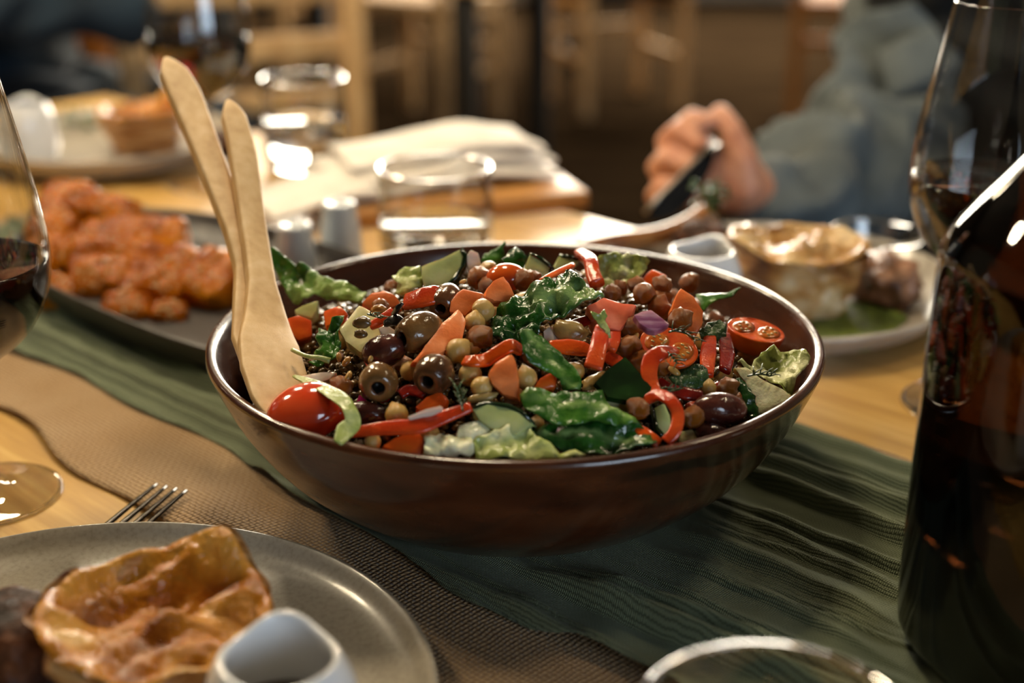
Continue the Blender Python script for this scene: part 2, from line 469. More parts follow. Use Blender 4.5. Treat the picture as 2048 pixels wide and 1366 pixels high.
blob('trousers', [
    ([hipc+Vector((-.09, .06, -.02)), Vector((.33, 1.55, .47)), Vector((.36, 1.58, .12))], [.11, .08, .06]),
    ([hipc+Vector((.08, -.06, -.02)), Vector((.52, 1.32, .47)), Vector((.55, 1.36, .12))], [.11, .08, .06]),
    ([hipc, hipc+Vector((0, 0, .05))], [(.165, .14, .11), (.16, .135, .1)])], M_dark, orgp, person, voxel=.012)
blob('hair', [([headc+Vector((.02, .03, .05)), headc+Vector((.035, .045, -.02)), headc+Vector((.04, .05, -.10))], [(.085, .09, .085), (.075, .075, .1), (.05, .05, .06)])],
     M_hair, orgp, person, voxel=.01)
# jacket front edge, pocket flap and bracelet
v, f = sweep(path_smooth([P(1862, 236, 1.44), P(1815, 320, 1.435), P(1775, 405, 1.43), P(1750, 470, 1.43)]), .011, .004, nrm=camvec(-.3, .2, 1), n=10, sq=4)
wmesh('jacket_front_seam', v, f, M_denim, orgp, person)
v, f = sweep(path_smooth([P(1775, 150, 1.44), P(1822, 128, 1.425), P(1890, 96, 1.43)]), .028, .006, nrm=camvec(-.2, .2, 1), n=10, sq=4)
wmesh('pocket_flap', v, f, M_denim, orgp, person)
M_gold = mat('brass_gold', ['#b08a4a', '#c7a05a'], scale=40, rough=.25, metal=1)
bc = P(1518, 398, D0+.018); bn = (wr_r - P(1462, 362, D0)).normalized()
e1 = bn.orthogonal().normalized(); e2 = bn.cross(e1)
v, f = sweep([bc + (e1*math.cos(a)+e2*math.sin(a))*.0315 for a in np.linspace(0, 2*math.pi, 33)], .0035, .0025, n=8, sq=2, caps=False)
tag(wmesh('bracelet', v, f, M_gold, bc), 'thin gold bracelet on the wrist below the denim cuff', 'bracelet')

# the figure in dark navy seated beyond the end of the table
hp = Vector((-.94, 2.46, .56))
nvy = blob('person', [
    ([hp, hp+Vector((-.02, .03, .38)), hp+Vector((-.02, .02, .60)), hp+Vector((.02, 0, .76))], [(.16, .13, .12), (.19, .13, .16), .05, (.08, .09, .115)]),
    ([hp+Vector((.08, -.06, 0)), hp+Vector((.40, -.28, -.02)), hp+Vector((.36, -.26, -.44))], [.09, .065, .045]),
    ([hp+Vector((.05, .10, 0)), hp+Vector((.42, -.06, -.02)), hp+Vector((.38, -.04, -.44))], [.09, .065, .045]),
    ([hp+Vector((.02, -.18, .50)), hp+Vector((.12, -.30, .26)), hp+Vector((.36, -.22, .22))], [.06, .045, .03]),
    ([hp+Vector((.02, .20, .50)), hp+Vector((.12, .22, .26)), hp+Vector((.36, .05, .22))], [.06, .045, .03])],
    M_skin, (hp.x, hp.y, 0), voxel=.01)
tag(nvy, 'person in dark navy clothes seated beyond the far end of the table', 'person')
on = (hp.x, hp.y, 0)
blob('sweater', [([hp+Vector((0, 0, .04)), hp+Vector((-.02, .03, .38)), hp+Vector((-.02, .02, .50))], [(.19, .16, .12), (.21, .15, .17), (.13, .10, .08)]),
    ([hp+Vector((.02, -.18, .50)), hp+Vector((.12, -.30, .26)), hp+Vector((.34, -.22, .22))], [.085, .075, .05]),
    ([hp+Vector((.02, .20, .50)), hp+Vector((.12, .22, .26)), hp+Vector((.34, .05, .22))], [.085, .075, .05])], M_navy, on, nvy, voxel=.012, fold=.012, ffreq=9)
blob('trousers', [([hp+Vector((.08, -.06, 0)), hp+Vector((.40, -.28, -.02)), hp+Vector((.36, -.26, -.40))], [.12, .09, .065]),
    ([hp+Vector((.05, .10, 0)), hp+Vector((.42, -.06, -.02)), hp+Vector((.38, -.04, -.40))], [.12, .09, .065])], M_navy, on, nvy, voxel=.012, fold=.01, ffreq=9)
blob('hair', [([hp+Vector((.0, 0, .80)), hp+Vector((-.03, 0, .72))], [(.09, .1, .1), (.07, .09, .1)])], M_hair, on, nvy, voxel=.012)

# ---------------------------------------------------------------- pendant lamps over the tables
M_shade = mat('black_lamp_shade', ['#101010', '#1a1918'], scale=20, rough=.4)
M_bulb = mat('warm_bulb', ['#ffd9a0'], emit=((1, .74, .46, 1), 14))
def pendant(x, y, z, power, label):
    r = empty('pendant_lamp', (x, y, z))
    v, f = lathe([(.014, .16), (.03, .155), (.06, .12), (.085, .09), (.092, .075), (.088, .075), (.080, .09), (.055, .118), (.0, .14)], 40)
    mesh('lamp_shade', v, f, M_shade, r)
    v, f = lathe([(0, -.040), (.03, -.034), (.056, -.012), (.066, .02), (.058, .05), (.035, .08), (.02, .1)], 28)
    mesh('opal_globe', v, f, M_bulb, r)
    v, f = lathe([(.003, .155), (.003, ZC-z)], 8)
    mesh('cord', v, f, M_black, r)
    d = bpy.data.lights.new('bulb_light', 'POINT'); d.energy = power; d.color = (1, .83, .56); d.shadow_soft_size = .085
    lo = bpy.data.objects.new('bulb_light', d); COL.objects.link(lo); lo.parent = r; lo.location = (0, 0, .01)
    tag(r, label, 'lamp')
pendant(-.66, 1.70, 1.74, 36, 'black pendant lamp above the far end of the dining table')
pendant(-.12, 1.12, 1.80, 30, 'black pendant lamp above the middle of the dining table')
pendant(-1.05, 1.20, 1.80, 38, 'added black pendant lamp for fill light, left of the dining table')  # unseen lamp added as fill for the left side
pendant(.75, .95, 1.85, 9, 'black pendant lamp above the near end of the dining table')
pendant(-.9, 4.2, 1.9, 15, 'black pendant lamp over the neighbouring tables')
pendant(1.3, 5.2, 1.9, 15, 'black pendant lamp over the chairs by the wall')

# ---------------------------------------------------------------- table linen
def cloth_mat(name, cols, pitch, depth, rough=.9, gauze=False):
    m = bpy.data.materials.new(name); m.use_nodes = True
    nt = m.node_tree; N = nt.nodes; L = nt.links; b = N['Principled BSDF']
    b.inputs['Roughness'].default_value = rough; b.inputs['Specular IOR Level'].default_value = .2
    b.inputs['Sheen Weight'].default_value = .15
    at = N.new('ShaderNodeAttribute'); at.attribute_name = 'uvw'
    sp = N.new('ShaderNodeSeparateXYZ'); L.new(at.outputs['Vector'], sp.inputs[0])
    wob = N.new('ShaderNodeTexNoise'); wob.inputs['Scale'].default_value = 90; L.new(at.outputs['Vector'], wob.inputs['Vector'])
    def mth(op, a, bb=None):
        n = N.new('ShaderNodeMath'); n.operation = op
        for i, x in enumerate((a, bb)):
            if x is None: continue
            if isinstance(x, (int, float)): n.inputs[i].default_value = x
            else: L.new(x, n.inputs[i])
        return n.outputs[0]
    w = mth('MULTIPLY', mth('SUBTRACT', wob.outputs['Fac'], .5), pitch*1.2)
    ux = mth('MULTIPLY', mth('ADD', sp.outputs[0], w), math.pi/pitch); uy = mth('MULTIPLY', mth('ADD', sp.outputs[1], w), math.pi/pitch)
    sx = mth('SINE', ux); sy = mth('SINE', uy)
    ax = mth('ABSOLUTE', sx); ay = mth('ABSOLUTE', sy)
    chk = mth('GREATER_THAN', mth('MULTIPLY', sx, sy), 0)
    # plain weave: warp over weft on one colour of the checker, weft over warp on the other
    hx = mth('MULTIPLY', mth('POWER', ax, .7), mth('ADD', mth('MULTIPLY', chk, .6), .4))
    hy = mth('MULTIPLY', mth('POWER', ay, .7), mth('SUBTRACT', 1.0, mth('MULTIPLY', chk, .6)))
    h = mth('MULTIPLY', mth('MAXIMUM', hx, hy), mth('POWER', mth('MULTIPLY', ax, ay), .35))
    nzn = N.new('ShaderNodeTexNoise'); nzn.inputs['Scale'].default_value = 14; L.new(at.outputs['Vector'], nzn.inputs['Vector'])
    cr = N.new('ShaderNodeValToRGB'); L.new(nzn.outputs['Fac'], cr.inputs[0])
    e = cr.color_ramp.elements; e[0].position = .3; e[0].color = lin(cols[0]); e[1].position = .7; e[1].color = lin(cols[1])
    mx = N.new('ShaderNodeMixRGB'); mx.blend_type = 'MIX'; L.new(h, mx.inputs[0]); mx.inputs[1].default_value = lin(cols[2]); L.new(cr.outputs[0], mx.inputs[2])
    L.new(mx.outputs[0], b.inputs['Base Color'])
    bp = N.new('ShaderNodeBump'); bp.inputs['Strength'].default_value = .8; bp.inputs['Distance'].default_value = depth
    L.new(h, bp.inputs['Height']); L.new(bp.outputs[0], b.inputs['Normal'])
    return m
M_jute = cloth_mat('jute_burlap', ('#c9a576', '#dfc096', '#86633e'), .0026, .0020)
M_gauze = cloth_mat('green_gauze', ('#7a8466', '#8c9677', '#464d38'), .0011, .0007, gauze=True)

def sheet(name, u0, u1, n_lo, n_hi, du, dn, hfun, m, label, cat, thick):
    """heightfield cloth in table coordinates; n_lo/n_hi are functions of u"""
    us = np.arange(u0, u1, du); k = int(.34/dn) if dn else 10
    ts = np.linspace(0, 1, k)
    UU, TT = np.meshgrid(us, ts, indexing='ij')
    NN = n_lo(UU) + (n_hi(UU)-n_lo(UU))*TT
    HH = hfun(UU, NN, TT)
    co = np.stack([U.x*UU+NV.x*NN, U.y*UU+NV.y*NN, TB+HH], -1).reshape(-1, 3)
    nu, nt_ = UU.shape
    i = np.arange((nu-1)*(nt_-1)); a = (i//(nt_-1))*nt_ + i % (nt_-1)
    faces = np.stack([a, a+nt_, a+nt_+1, a+1], -1)
    me = bpy.data.meshes.new(name)
    me.vertices.add(len(co)); me.vertices.foreach_set('co', co.ravel())
    me.loops.add(faces.size); me.loops.foreach_set('vertex_index', faces.ravel().astype(np.int32))
    me.polygons.add(len(faces)); me.polygons.foreach_set('loop_start', np.arange(0, faces.size, 4, dtype=np.int32))
    me.polygons.foreach_set('loop_total', np.full(len(faces), 4, dtype=np.int32))
    me.update(calc_edges=True); me.validate()
    me.polygons.foreach_set('use_smooth', [True]*len(me.polygons))
    at = me.attributes.new('uvw', 'FLOAT_VECTOR', 'POINT')
    at.data.foreach_set('vector', np.stack([UU, NN*1.0, UU*0], -1).reshape(-1).astype(np.float32))
    me.materials.append(m)
    o = bpy.data.objects.new(name, me); COL.objects.link(o)
    sd = o.modifiers.new('thickness', 'SOLIDIFY'); sd.thickness = thick; sd.offset = 1
    return tag(o, label, cat)
UE = -1.14            # the cloths stop near the table's far end
def wav(u, a, f, p): return a*np.sin(u*f+p)
j_lo = lambda u: .338 + wav(u, .004, 23, .4) + wav(u, .003, 51, 1) + np.where(u < -.55, (-.55-u)*.05, 0)
j_hi = lambda u: .660 + wav(u, .003, 19, 2)
def j_h(u, n, t):
    edge = np.exp(-((n-.345)/.05)**2)
    return .0012 + .0035*edge*(.5+.5*np.sin(u*24+np.sin(u*9)*1.5)) + .0012*(.5+.5*np.sin(n*90+u*21))
sheet('jute_runner', UE, .95, j_lo, j_hi, .004, .004, j_h, M_jute, 'coarse tan jute runner lying under the green gauze', 'table runner', .0012)
g_lo = lambda u: np.interp(u, [-1.2, -.9, -.5, -.35, -.2, 0, .3, 1], [.43, .41, .400, .392, .388, .375, .36, .35]) + wav(u, .005, 17, 0) + wav(u, .004, 41, 2)
g_hi = lambda u: .648 + wav(u, .004, 15, 1) + wav(u, .002, 60, 0)
rs = np.random.RandomState(5)
FOLDS = [(n0, rs.uniform(.006, .0105), rs.uniform(.0045, .0080), rs.uniform(0, 6), rs.uniform(3, 8), rs.uniform(0, 6), rs.uniform(10, 18)) for n0 in np.linspace(.372, .655, 15)]
FOLDS += [(.402, .0160, .006, 1.0, 4.0, .5, 9.0), (.425, .0180, .0065, 2.2, 3.5, 1.5, 8.0), (.452, .0160, .0065, .3, 5.0, 2.5, 10.0), (.612, .0100, .008, .8, 4.0, 2.0, 9.0), (.636, .0105, .007, 2.8, 4.4, .3, 11.0)]
FOLDS += [(rs.uniform(.38, .64), rs.uniform(.002, .0045), rs.uniform(.002, .004), rs.uniform(0, 6), rs.uniform(5, 12), rs.uniform(0, 6), rs.uniform(16, 30)) for k in range(16)]
def g_h(u, n, t):
    h = np.zeros_like(u)
    for (n0, a, w, p1, f1, p2, f2) in FOLDS:
        c = n0 + .010*np.sin(u*f1+p1) + .004*np.sin(u*f2+p2)
        am = a*(.74+.26*np.sin(u*f1*1.3+p2))
        d = (n-c)
        h = np.maximum(h, am*np.where(d < 0, np.exp(-(d/(w*.45))**2), np.exp(-(d/(w*1.25))**2))) + .0
    h += .0003*np.sin(n*420+3*np.sin(u*30)) + .0004*np.sin(u*160+n*90)
    jz = j_h(u, n, t)
    # the dishes press the folds flat
    x = U.x*u + NV.x*n; y = U.y*u + NV.y*n
    press = np.clip((np.hypot(x-.002, y-.687)-.090)/.045, .25, 1)
    pl = np.clip((((u+.805)/.20)**2+((n-.545)/.09)**2-.8)/.35, .3, 1)
    bt = np.clip((np.hypot(x-.2265, y-.512)-.055)/.03, .3, 1)
    return jz + .0018 + h*np.minimum(np.minimum(press, pl), bt)
sheet('gauze_runner', UE+.02, .95, g_lo, g_hi, .0032, .0013, g_h, M_gauze, 'crinkled sage green gauze runner laid along the table', 'table runner', .0004)

# ---------------------------------------------------------------- plates, jugs, glasses
M_plate = mat('speckled_stoneware', ['#8d8576', '#9a9283', '#a29a8b'], scale=420, rough=.32, coat=.4, bump=.02, bscale=40, lo=.25, hi=.6)
M_plate2 = mat('pale_stoneware', ['#a39a8d', '#aea598'], scale=200, rough=.3, coat=.4)
M_white = mat('white_porcelain', ['#dfe1e3', '#e6e7e8'], scale=10, rough=.14, coat=.6)
M_shaker = mat('grey_porcelain', ['#bfc5c8', '#c9ced0'], scale=10, rough=.25, coat=.4)
M_dkplat = mat('dark_stoneware', ['#2b2624', '#37302c'], scale=60, rough=.42, bump=.04, bscale=120)
def plate(c, Rr, h, m, label, wall=.016):
    prof = smooth_prof([(0, .0085), (Rr*.55, .0085), (Rr*.82, .0095), (Rr*.93, h*.65), (Rr*.985, h*.95), (Rr, h), (Rr*1.0+.002, h-.002), (Rr*.985, h*.7), (Rr*.90, .0068), (Rr*.80, .0055), (Rr*.42, .0055), (Rr*.40, 0), (Rr*.36, 0), (Rr*.34, .0045), (0, .0045)], 5)
    prof = [(max(r, 0), z) if 0 < i < len(prof)-1 else (0, z) for i, (r, z) in enumerate(prof)]
    v, f = lathe(prof[::-1], 96)
    o = mesh('dinner_plate', v, f, m, loc=c)
    return tag(o, label, 'plate')
PLL = (-.1745, .460, TB+.0005); PR = (.186, .972, TB+.0005); PL = (-.412, 1.425, TB+.0005)
plate(PLL, .1445, .020, M_plate, 'grey speckled stoneware plate in the foreground, bottom left')
plate(PR, .1315, .024, M_plate2, 'pale stoneware plate of lamb and pie at the far right')
plate(PL, .128, .026, M_plate2, 'pale stoneware plate at the far left beside the wine glass')
def jug(c, rz, s, label):
    def fr(a, r, z, i):
        k = 1 + .018*math.cos(4*a+.6) * min(1, z/.02)
        if z > .035:
            sp = max(0, math.cos(a))**8*.16*((z-.035)/.022); k += sp
        return r*k, z + (max(0, math.cos(a))**6*.004 if z > .05 else 0)
    prof = smooth_prof([(0, .001), (.020, 0), (.0262, .004), (.0285, .015), (.0285, .030), (.0262, .044), (.0222, .0535), (.0205, .0555), (.0188, .0545), (.0190, .051), (.0215, .042), (.0245, .028), (.0245, .012), (.018, .005), (0, .0045)], 4)
    v, f = lathe([(max(0, r)*s if 0 < k < len(prof)-1 else 0, z*s) for k, (r, z) in enumerate(prof)], 64, fr)
    r = mesh('gravy_jug', v, f, M_white, loc=c, rot=(0, 0, rz))
    v, f = lathe([(.0236*s, .030*s), (.012*s, .0301*s), (0, .0301*s)], 40)
    mesh('gravy', v, f, mat('thin_gravy', ['#6a5a4a', '#77675a'], scale=30, rough=.15), r)
    return tag(r, label, 'jug')
jug((-.0815, .424, TB+.009), R(95), 1.0, 'small white gravy jug on the foreground plate')
jug((.126, .900, TB+.009), R(60), 1.0, 'small white gravy jug on the far right plate beside the pie')
jug((-.475, 1.375, TB+.009), R(100), 1.0, 'small white gravy jug on the far left plate')
# shakers
def shaker(c, h, r0, r1, label):
    prof = smooth_prof([(0, .001), (r0*.95, 0), (r0, .003), (r0*.93, h*.5), (r1*1.04, h*.88), (r1*.98, h*.97), (r1*.80, h), (r1*.5, h*.985), (0, h*.965)], 4)
    v, f = lathe([(max(0, r), z) if 0 < i < len(prof)-1 else (0, z) for i, (r, z) in enumerate(prof)], 48)
    s = mesh('shaker', v, f, M_shaker, loc=c)
    for k in range(3):
        v, f = lathe([(0, h*.985), (.0011, h*.984), (.0012, h*.975)], 10)
        a = 2.1*k
        o = mesh('pour_hole', v, f, M_black, s); o.location = (.0035*math.cos(a), .0035*math.sin(a), .0004)
    return tag(s, label, 'shaker')
shaker((-.160, 1.005, TB), .052, .0165, .0125, 'shorter grey porcelain shaker beside the serving spoons')
shaker((-.130, 1.035, TB), .060, .0170, .0125, 'taller grey porcelain shaker next to the tumbler')

M_glass = thin_glass('thin_clear_glass', (.985, .985, .98, 1))
M_solidglass = mat('solid_clear_glass', [(1, 1, 1, 1)], rough=0, trans=1, ior=1.5)
M_water = mat('water', [(1, 1, 1, 1)], rough=0, trans=1, ior=1.33)
M_wine = mat('red_wine', [(.012, .0003, .0006, 1)], rough=0.0, trans=1, ior=1.34, spec=.25)
def tumbler(c, r, h, fill, label):
    t = empty('water_tumbler', c)
    v, f = lathe(smooth_prof([(r*.86, .002), (r*.97, .012), (r*1.0, h*.4), (r*.99, h*.8), (r*.965, h-.0006), (r*.955, h), (r*.94, h-.0006), (r*.965, h*.8), (r*.972, h*.4), (r*.95, .016)], 3), 72)
    mesh('glass_wall', v, f, M_glass, t)
    rp = [Vector((r*.955*math.cos(a), r*.955*math.sin(a), h)) for a in np.linspace(0, 2*math.pi, 73)]
    v, f = sweep(rp, .0013, .0013, n=8, sq=2, caps=False)
    mesh('rim', v, f, M_solidglass, t)
    v, f = lathe([(0, 0), (r*.82, 0), (r*.90, .002), (r*.955, .010), (r*.94, .0135), (r*.80, .0105), (0, .0095)], 72)
    mesh('glass_base', v, f, M_solidglass, t)
    if fill:
        v, f = lathe([(0, .0105), (r*.79, .0115), (r*.935, .015), (r*.966, h*.35), (r*.966, fill-.001), (r*.972, fill+.0008), (r*.95, fill), (0, fill)], 72)
        mesh('water', v, f, M_water, t)
    return tag(t, label, 'tumbler')
tumbler((-.0605, 1.085, TB), .0455, .074, .030, 'clear water tumbler standing in front of the folded napkin')
tumbler((-.204, 1.385, TB), .0415, .088, .047, 'clear half-full water tumbler near the far wine glass')
tumbler((.0785, .355, TB), .0425, .088, 0, 'clear empty tumbler cut off by the bottom edge of the picture')
def wine_glass(c, fill, label, s=1.0, tilt=0):
    g = empty('wine_glass', c)
    v, f = lathe([(a*s, b*s) for a, b in smooth_prof([(0, 0), (.036, 0), (.0385, .0008), (.0385, .0018), (.030, .0028), (.012, .005), (.0055, .010), (.0042, .016), (0, .016)], 3)][:-1] + [(0, .016*s)], 64)
    mesh('foot', v, f, M_solidglass, g)
    v, f = lathe([(a*s, b*s) for a, b in smooth_prof([(.0043, .0155), (.0037, .03), (.0036, .055), (.0042, .070), (.0065, .076), (.003, .0785)], 3)], 24)
    mesh('stem', v, f, M_solidglass, g)
    outer = smooth_prof([(.0045, .0755), (.018, .082), (.034, .096), (.0445, .116), (.0475, .136), (.0455, .162), (.0405, .190), (.0345, .222), (.0330, .230)], 5)
    inner = [(r-.0011, z+.0006) for r, z in outer][::-1]
    prof = [(r*s, z*s) for r, z in outer] + [(.0325*s, .2304*s)] + [(max(r, .001)*s, z*s) for r, z in inner] + [(0, .0775*s)]
    v, f = lathe(prof, 80)
    mesh('glass_bowl', v, f, M_glass, g)
    if fill:
        w = [(max(r-.0014, 0), z+.0008) for r, z in outer if z < fill]
        rr = np.interp(fill, [z for r, z in outer], [r for r, z in outer]) - .0014
        v, f = lathe([(0, .0775*s)] + [(r*s, z*s) for r, z in w[1:]] + [(rr*s, fill*s), (rr*.93*s, (fill-.0004)*s), (0, (fill-.0004)*s)], 64)
        mesh('wine', v, f, M_wine, g)
    return tag(g, label, 'wine glass')
wine_glass((-.276, .672, TB), .134, 'wine glass of red wine at the left edge of the picture', .96)
wine_glass((.277, .790, TB+.0005), .136, 'wine glass of red wine standing behind the dark bottle', 1.04)
wine_glass((-.288, 1.318, TB), .138, 'wine glass of red wine in the far background on the left', 1.0)
# little glass dish on the far right plate
gd = empty('glass_dish', (.276, 1.028, TB+.016))
v, f = lathe(smooth_prof([(0, 0), (.024, 0), (.030, .004), (.0345, .020), (.0350, .0225), (.0335, .0225), (.029, .007), (.022, .003), (0, .003)], 4), 56)
v = [(0, 0, p[2]) if abs(p[0])+abs(p[1]) < 1e-6 else p for p in v]
mesh('dish_wall', v, f, M_glass, gd)
v, f = lathe([(.0342, .0205), (.0358, .0215), (.0358, .0235), (.0338, .0237), (.0330, .022)], 56)
mesh('dish_rim', v, f, M_solidglass, gd)
tag(gd, 'small clear glass dish on the rim of the far right plate', 'dish')

# the dark bottle
M_amber = mat('dark_amber_glass', [(.055, .017, .005, 1)], rough=.03, trans=1, ior=1.5, spec=.5)
M_beer = mat('dark_drink', ['#0a0402', '#120703'], rough=.1, scale=4)
bt = empty('drink_bottle', (.2265, .512, TB+.004))
def sqr(a, r, z, i):
    k = (abs(math.cos(a))**5 + abs(math.sin(a))**5)**(-1/5)
    w = max(0, min(1, (.225-z)/.05))
    return r*(1+(k-1)*.35*w), z
prof = smooth_prof([(0, .004), (.040, .002), (.052, .002), (.0575, .008), (.0595, .022), (.0595, .10), (.0588, .165), (.0570, .181), (.0500, .194), (.0400, .208), (.028, .226), (.0185, .242), (.0155, .262), (.0150, .300), (.0175, .303), (.0175, .318), (.0145, .320), (.0145, .318)], 5)
v, f = lathe([(max(0, r) if i else 0, z) for i, (r, z) in enumerate(prof)], 88, sqr)
b1 = mesh('bottle_body', v, f, M_amber, bt, rot=(0, 0, R(20)))
v, f = lathe([(0, .006), (.050, .006), (.055, .012), (.0565, .024), (.0565, .092), (0, .092)], 64, sqr)
mesh('drink', v, f, M_beer, bt, rot=(0, 0, R(20)))
v, f = lathe([(.0182, .322), (.0188, .320), (.0188, .305), (.0182, .304)], 32)
tag(bt, 'large dark amber glass bottle with sloping shoulders at the right edge', 'bottle')

# fork resting on the cloth by the foreground plate; fork in the diner's hand
M_steel = mat('dark_stainless', ['#4a4744', '#5b5753'], scale=60, rough=.22, metal=1)
def fork_thing(tip, tail, up, label, s=1.0, bend=.012):
    tip, tail, up = Vector(tip), Vector(tail), Vector(up)
    d = (tip-tail).normalized(); side = d.cross(up).normalized(); up = side.cross(d).normalized()
    Ln = (tip-tail).length
    f0 = mesh_root = empty('fork', tip.lerp(tail, .5))
    org = mesh_root.location.copy()
    A = lambda t, x=0, h=0: tail + d*(t*Ln) + side*x + up*h
    hp_ = path_smooth([A(0), A(.25), A(.42, 0, bend*.3), A(.54, 0, bend*.5), A(.60, 0, bend*.15)], 4)
    v, f = sweep(hp_, list(np.interp(np.linspace(0, 1, len(hp_)), [0, .3, .8, 1], [.009*s, .006*s, .0035*s, .006*s])), .0011*s, nrm=up, n=10, sq=3)
    wmesh('handle', v, f, M_steel, org, f0)
    hd = path_smooth([A(.58, 0, bend*.3), A(.63, 0, -bend*.25), A(.69, 0, -bend*.45), A(.73, 0, -bend*.4)], 4)
    v, f = sweep(hd, list(np.interp(np.linspace(0, 1, len(hd)), [0, .4, 1], [.0045*s, .0105*s, .0118*s])), .0010*s, nrm=up, n=12, sq=4)
    wmesh('fork_head', v, f, M_steel, org, f0)
    for k in range(4):
        x = (-.0097 + .00647*k)*s
        tp = path_smooth([A(.715, x, -bend*.42), A(.85, x, -bend*.1), A(1.0, x*.97, bend*.25)], 4)
        v, f = sweep(tp, list(np.linspace(.0019*s, .0011*s, len(tp))), list(np.linspace(.0010*s, .0006*s, len(tp))), nrm=up, n=8, sq=3)
        wmesh('tine', v, f, M_steel, org, f0)
    return tag(f0, label, 'fork')
tp_ = on_z(343, 978, TB+.008); tl_ = on_z(268, 1046, TB+.004)
dv = (tl_-tp_).normalized()
tl2 = tp_+dv*.165; tl2.z = TB+.0030
fork_thing(tp_, tl2, (0, 0, 1), 'dark steel fork with its tines on the jute runner', .98, .004)
# the diner's knife: broad blade pointing down to the left, handle running back into the fist
kd = D0-.050; kn_ = camvec(.35, .10, .93); ka = P(1365, 365, kd)
ko = [on_plane(x, y, ka, kn_) for x, y in [(1290, 424), (1320, 392), (1365, 346), (1410, 300), (1426, 284), (1434, 300), (1424, 334), (1408, 366), (1380, 404), (1346, 432), (1312, 440)]]
kv = [p for p in ko] + [p - kn_*.0016 for p in ko]; kk = len(ko)
kf = [tuple(range(kk)), tuple(range(2*kk-1, kk-1, -1))] + [(i_, kk+i_, kk+(i_+1) % kk, (i_+1) % kk) for i_ in range(kk)]
kr = empty('dinner_knife', ka)
wmesh('blade', kv, kf, M_steel, ka, kr, smooth=False)
v, f = sweep([ko[0], ko[1], ko[2], ko[3], ko[4]], .0016, .0016, n=8, sq=2)
wmesh('blade_spine', v, f, mat('polished_steel', ['#a8a29a', '#b5afa7'], scale=30, rough=.3, metal=1), ka, kr)
v, f = sweep(path_smooth([P(1420, 302, kd), P(1436, 296, kd+.03), P(1456, 300, kd+.07)], 4), .006, .004, n=10, sq=2.4)
wmesh('handle', v, f, M_steel, ka, kr)
tag(kr, 'dark steel knife with a bright spine held in the raised hand', 'knife')
# folded napkin on a wooden board
M_linen = mat('white_linen', ['#dcd5cc', '#e8e2da'], scale=30, rough=.9, bump=.25, bscale=700, bdist=.0005)
M_board = mat('honey_board', ['#a5713c', '#bb8749'], scale=10, rough=.4, stretch=(1, 10, 10))
bd = from_bm('serving_board', box(.235, .125, .016, .003, c=(0, 0, 0)), M_board, loc=(-.062, 1.252, TB+.0082), rot=(0, 0, R(18)))
tag(bd, 'flat wooden board under the folded white napkin', 'board')
def napkin():
    r = empty('napkin', (-.075, 1.28, TB+.0165), R(24))
    def layer(sx, sy, z, th, ox, oy, rz, seed):
        nx_, ny_ = 36, 26; v = []; f = []
        for i in range(nx_):
            for j in range(ny_):
                x = (i/(nx_-1)-.5)*sx; y = (j/(ny_-1)-.5)*sy
                bul = (1-abs(2*i/(nx_-1)-1)**4)*(1-abs(2*j/(ny_-1)-1)**4)
                h = z + th*bul + .0035*nz((x*1.0, y*1.0, seed), 24, seed) + (.010*math.exp(-((x-.03)/.05)**2))
                ca, sa = math.cos(rz), math.sin(rz)
                v.append((ox+x*ca-y*sa, oy+x*sa+y*ca, max(.0006, h)))
        for i in range(nx_-1):
            for j in range(ny_-1):
                a = i*ny_+j; f.append((a, a+ny_, a+ny_+1, a+1))
        o = mesh('folded_layer', v, f, M_linen, r)
        s = o.modifiers.new('t', 'SOLIDIFY'); s.thickness = .005; s.offset = -1
        s2 = o.modifiers.new('b', 'SUBSURF'); s2.levels = 1; s2.render_levels = 1
    layer(.215, .120, .006, .003, 0, 0, 0, 1)
    layer(.205, .112, .015, .004, .004, .006, R(3), 2)
    layer(.185, .100, .025, .006, .010, .012, R(-4), 3)
    layer(.10, .085, .004, .002, -.125, -.035, R(6), 4)
    return tag(r, 'folded white linen napkin on the wooden board', 'napkin')
napkin()
kb = on_z(640, 414, TB+.012)
v, f = sweep(path_smooth([on_z(575, 432, TB+.006), on_z(640, 414, TB+.020), on_z(668, 402, TB+.024)]), .0055, .0012, nrm=Vector((0, 0, 1)), n=10, sq=3)
tag(wmesh('table_knife', v, f, M_steel, kb), 'dark table knife tucked into the folded napkin', 'knife')

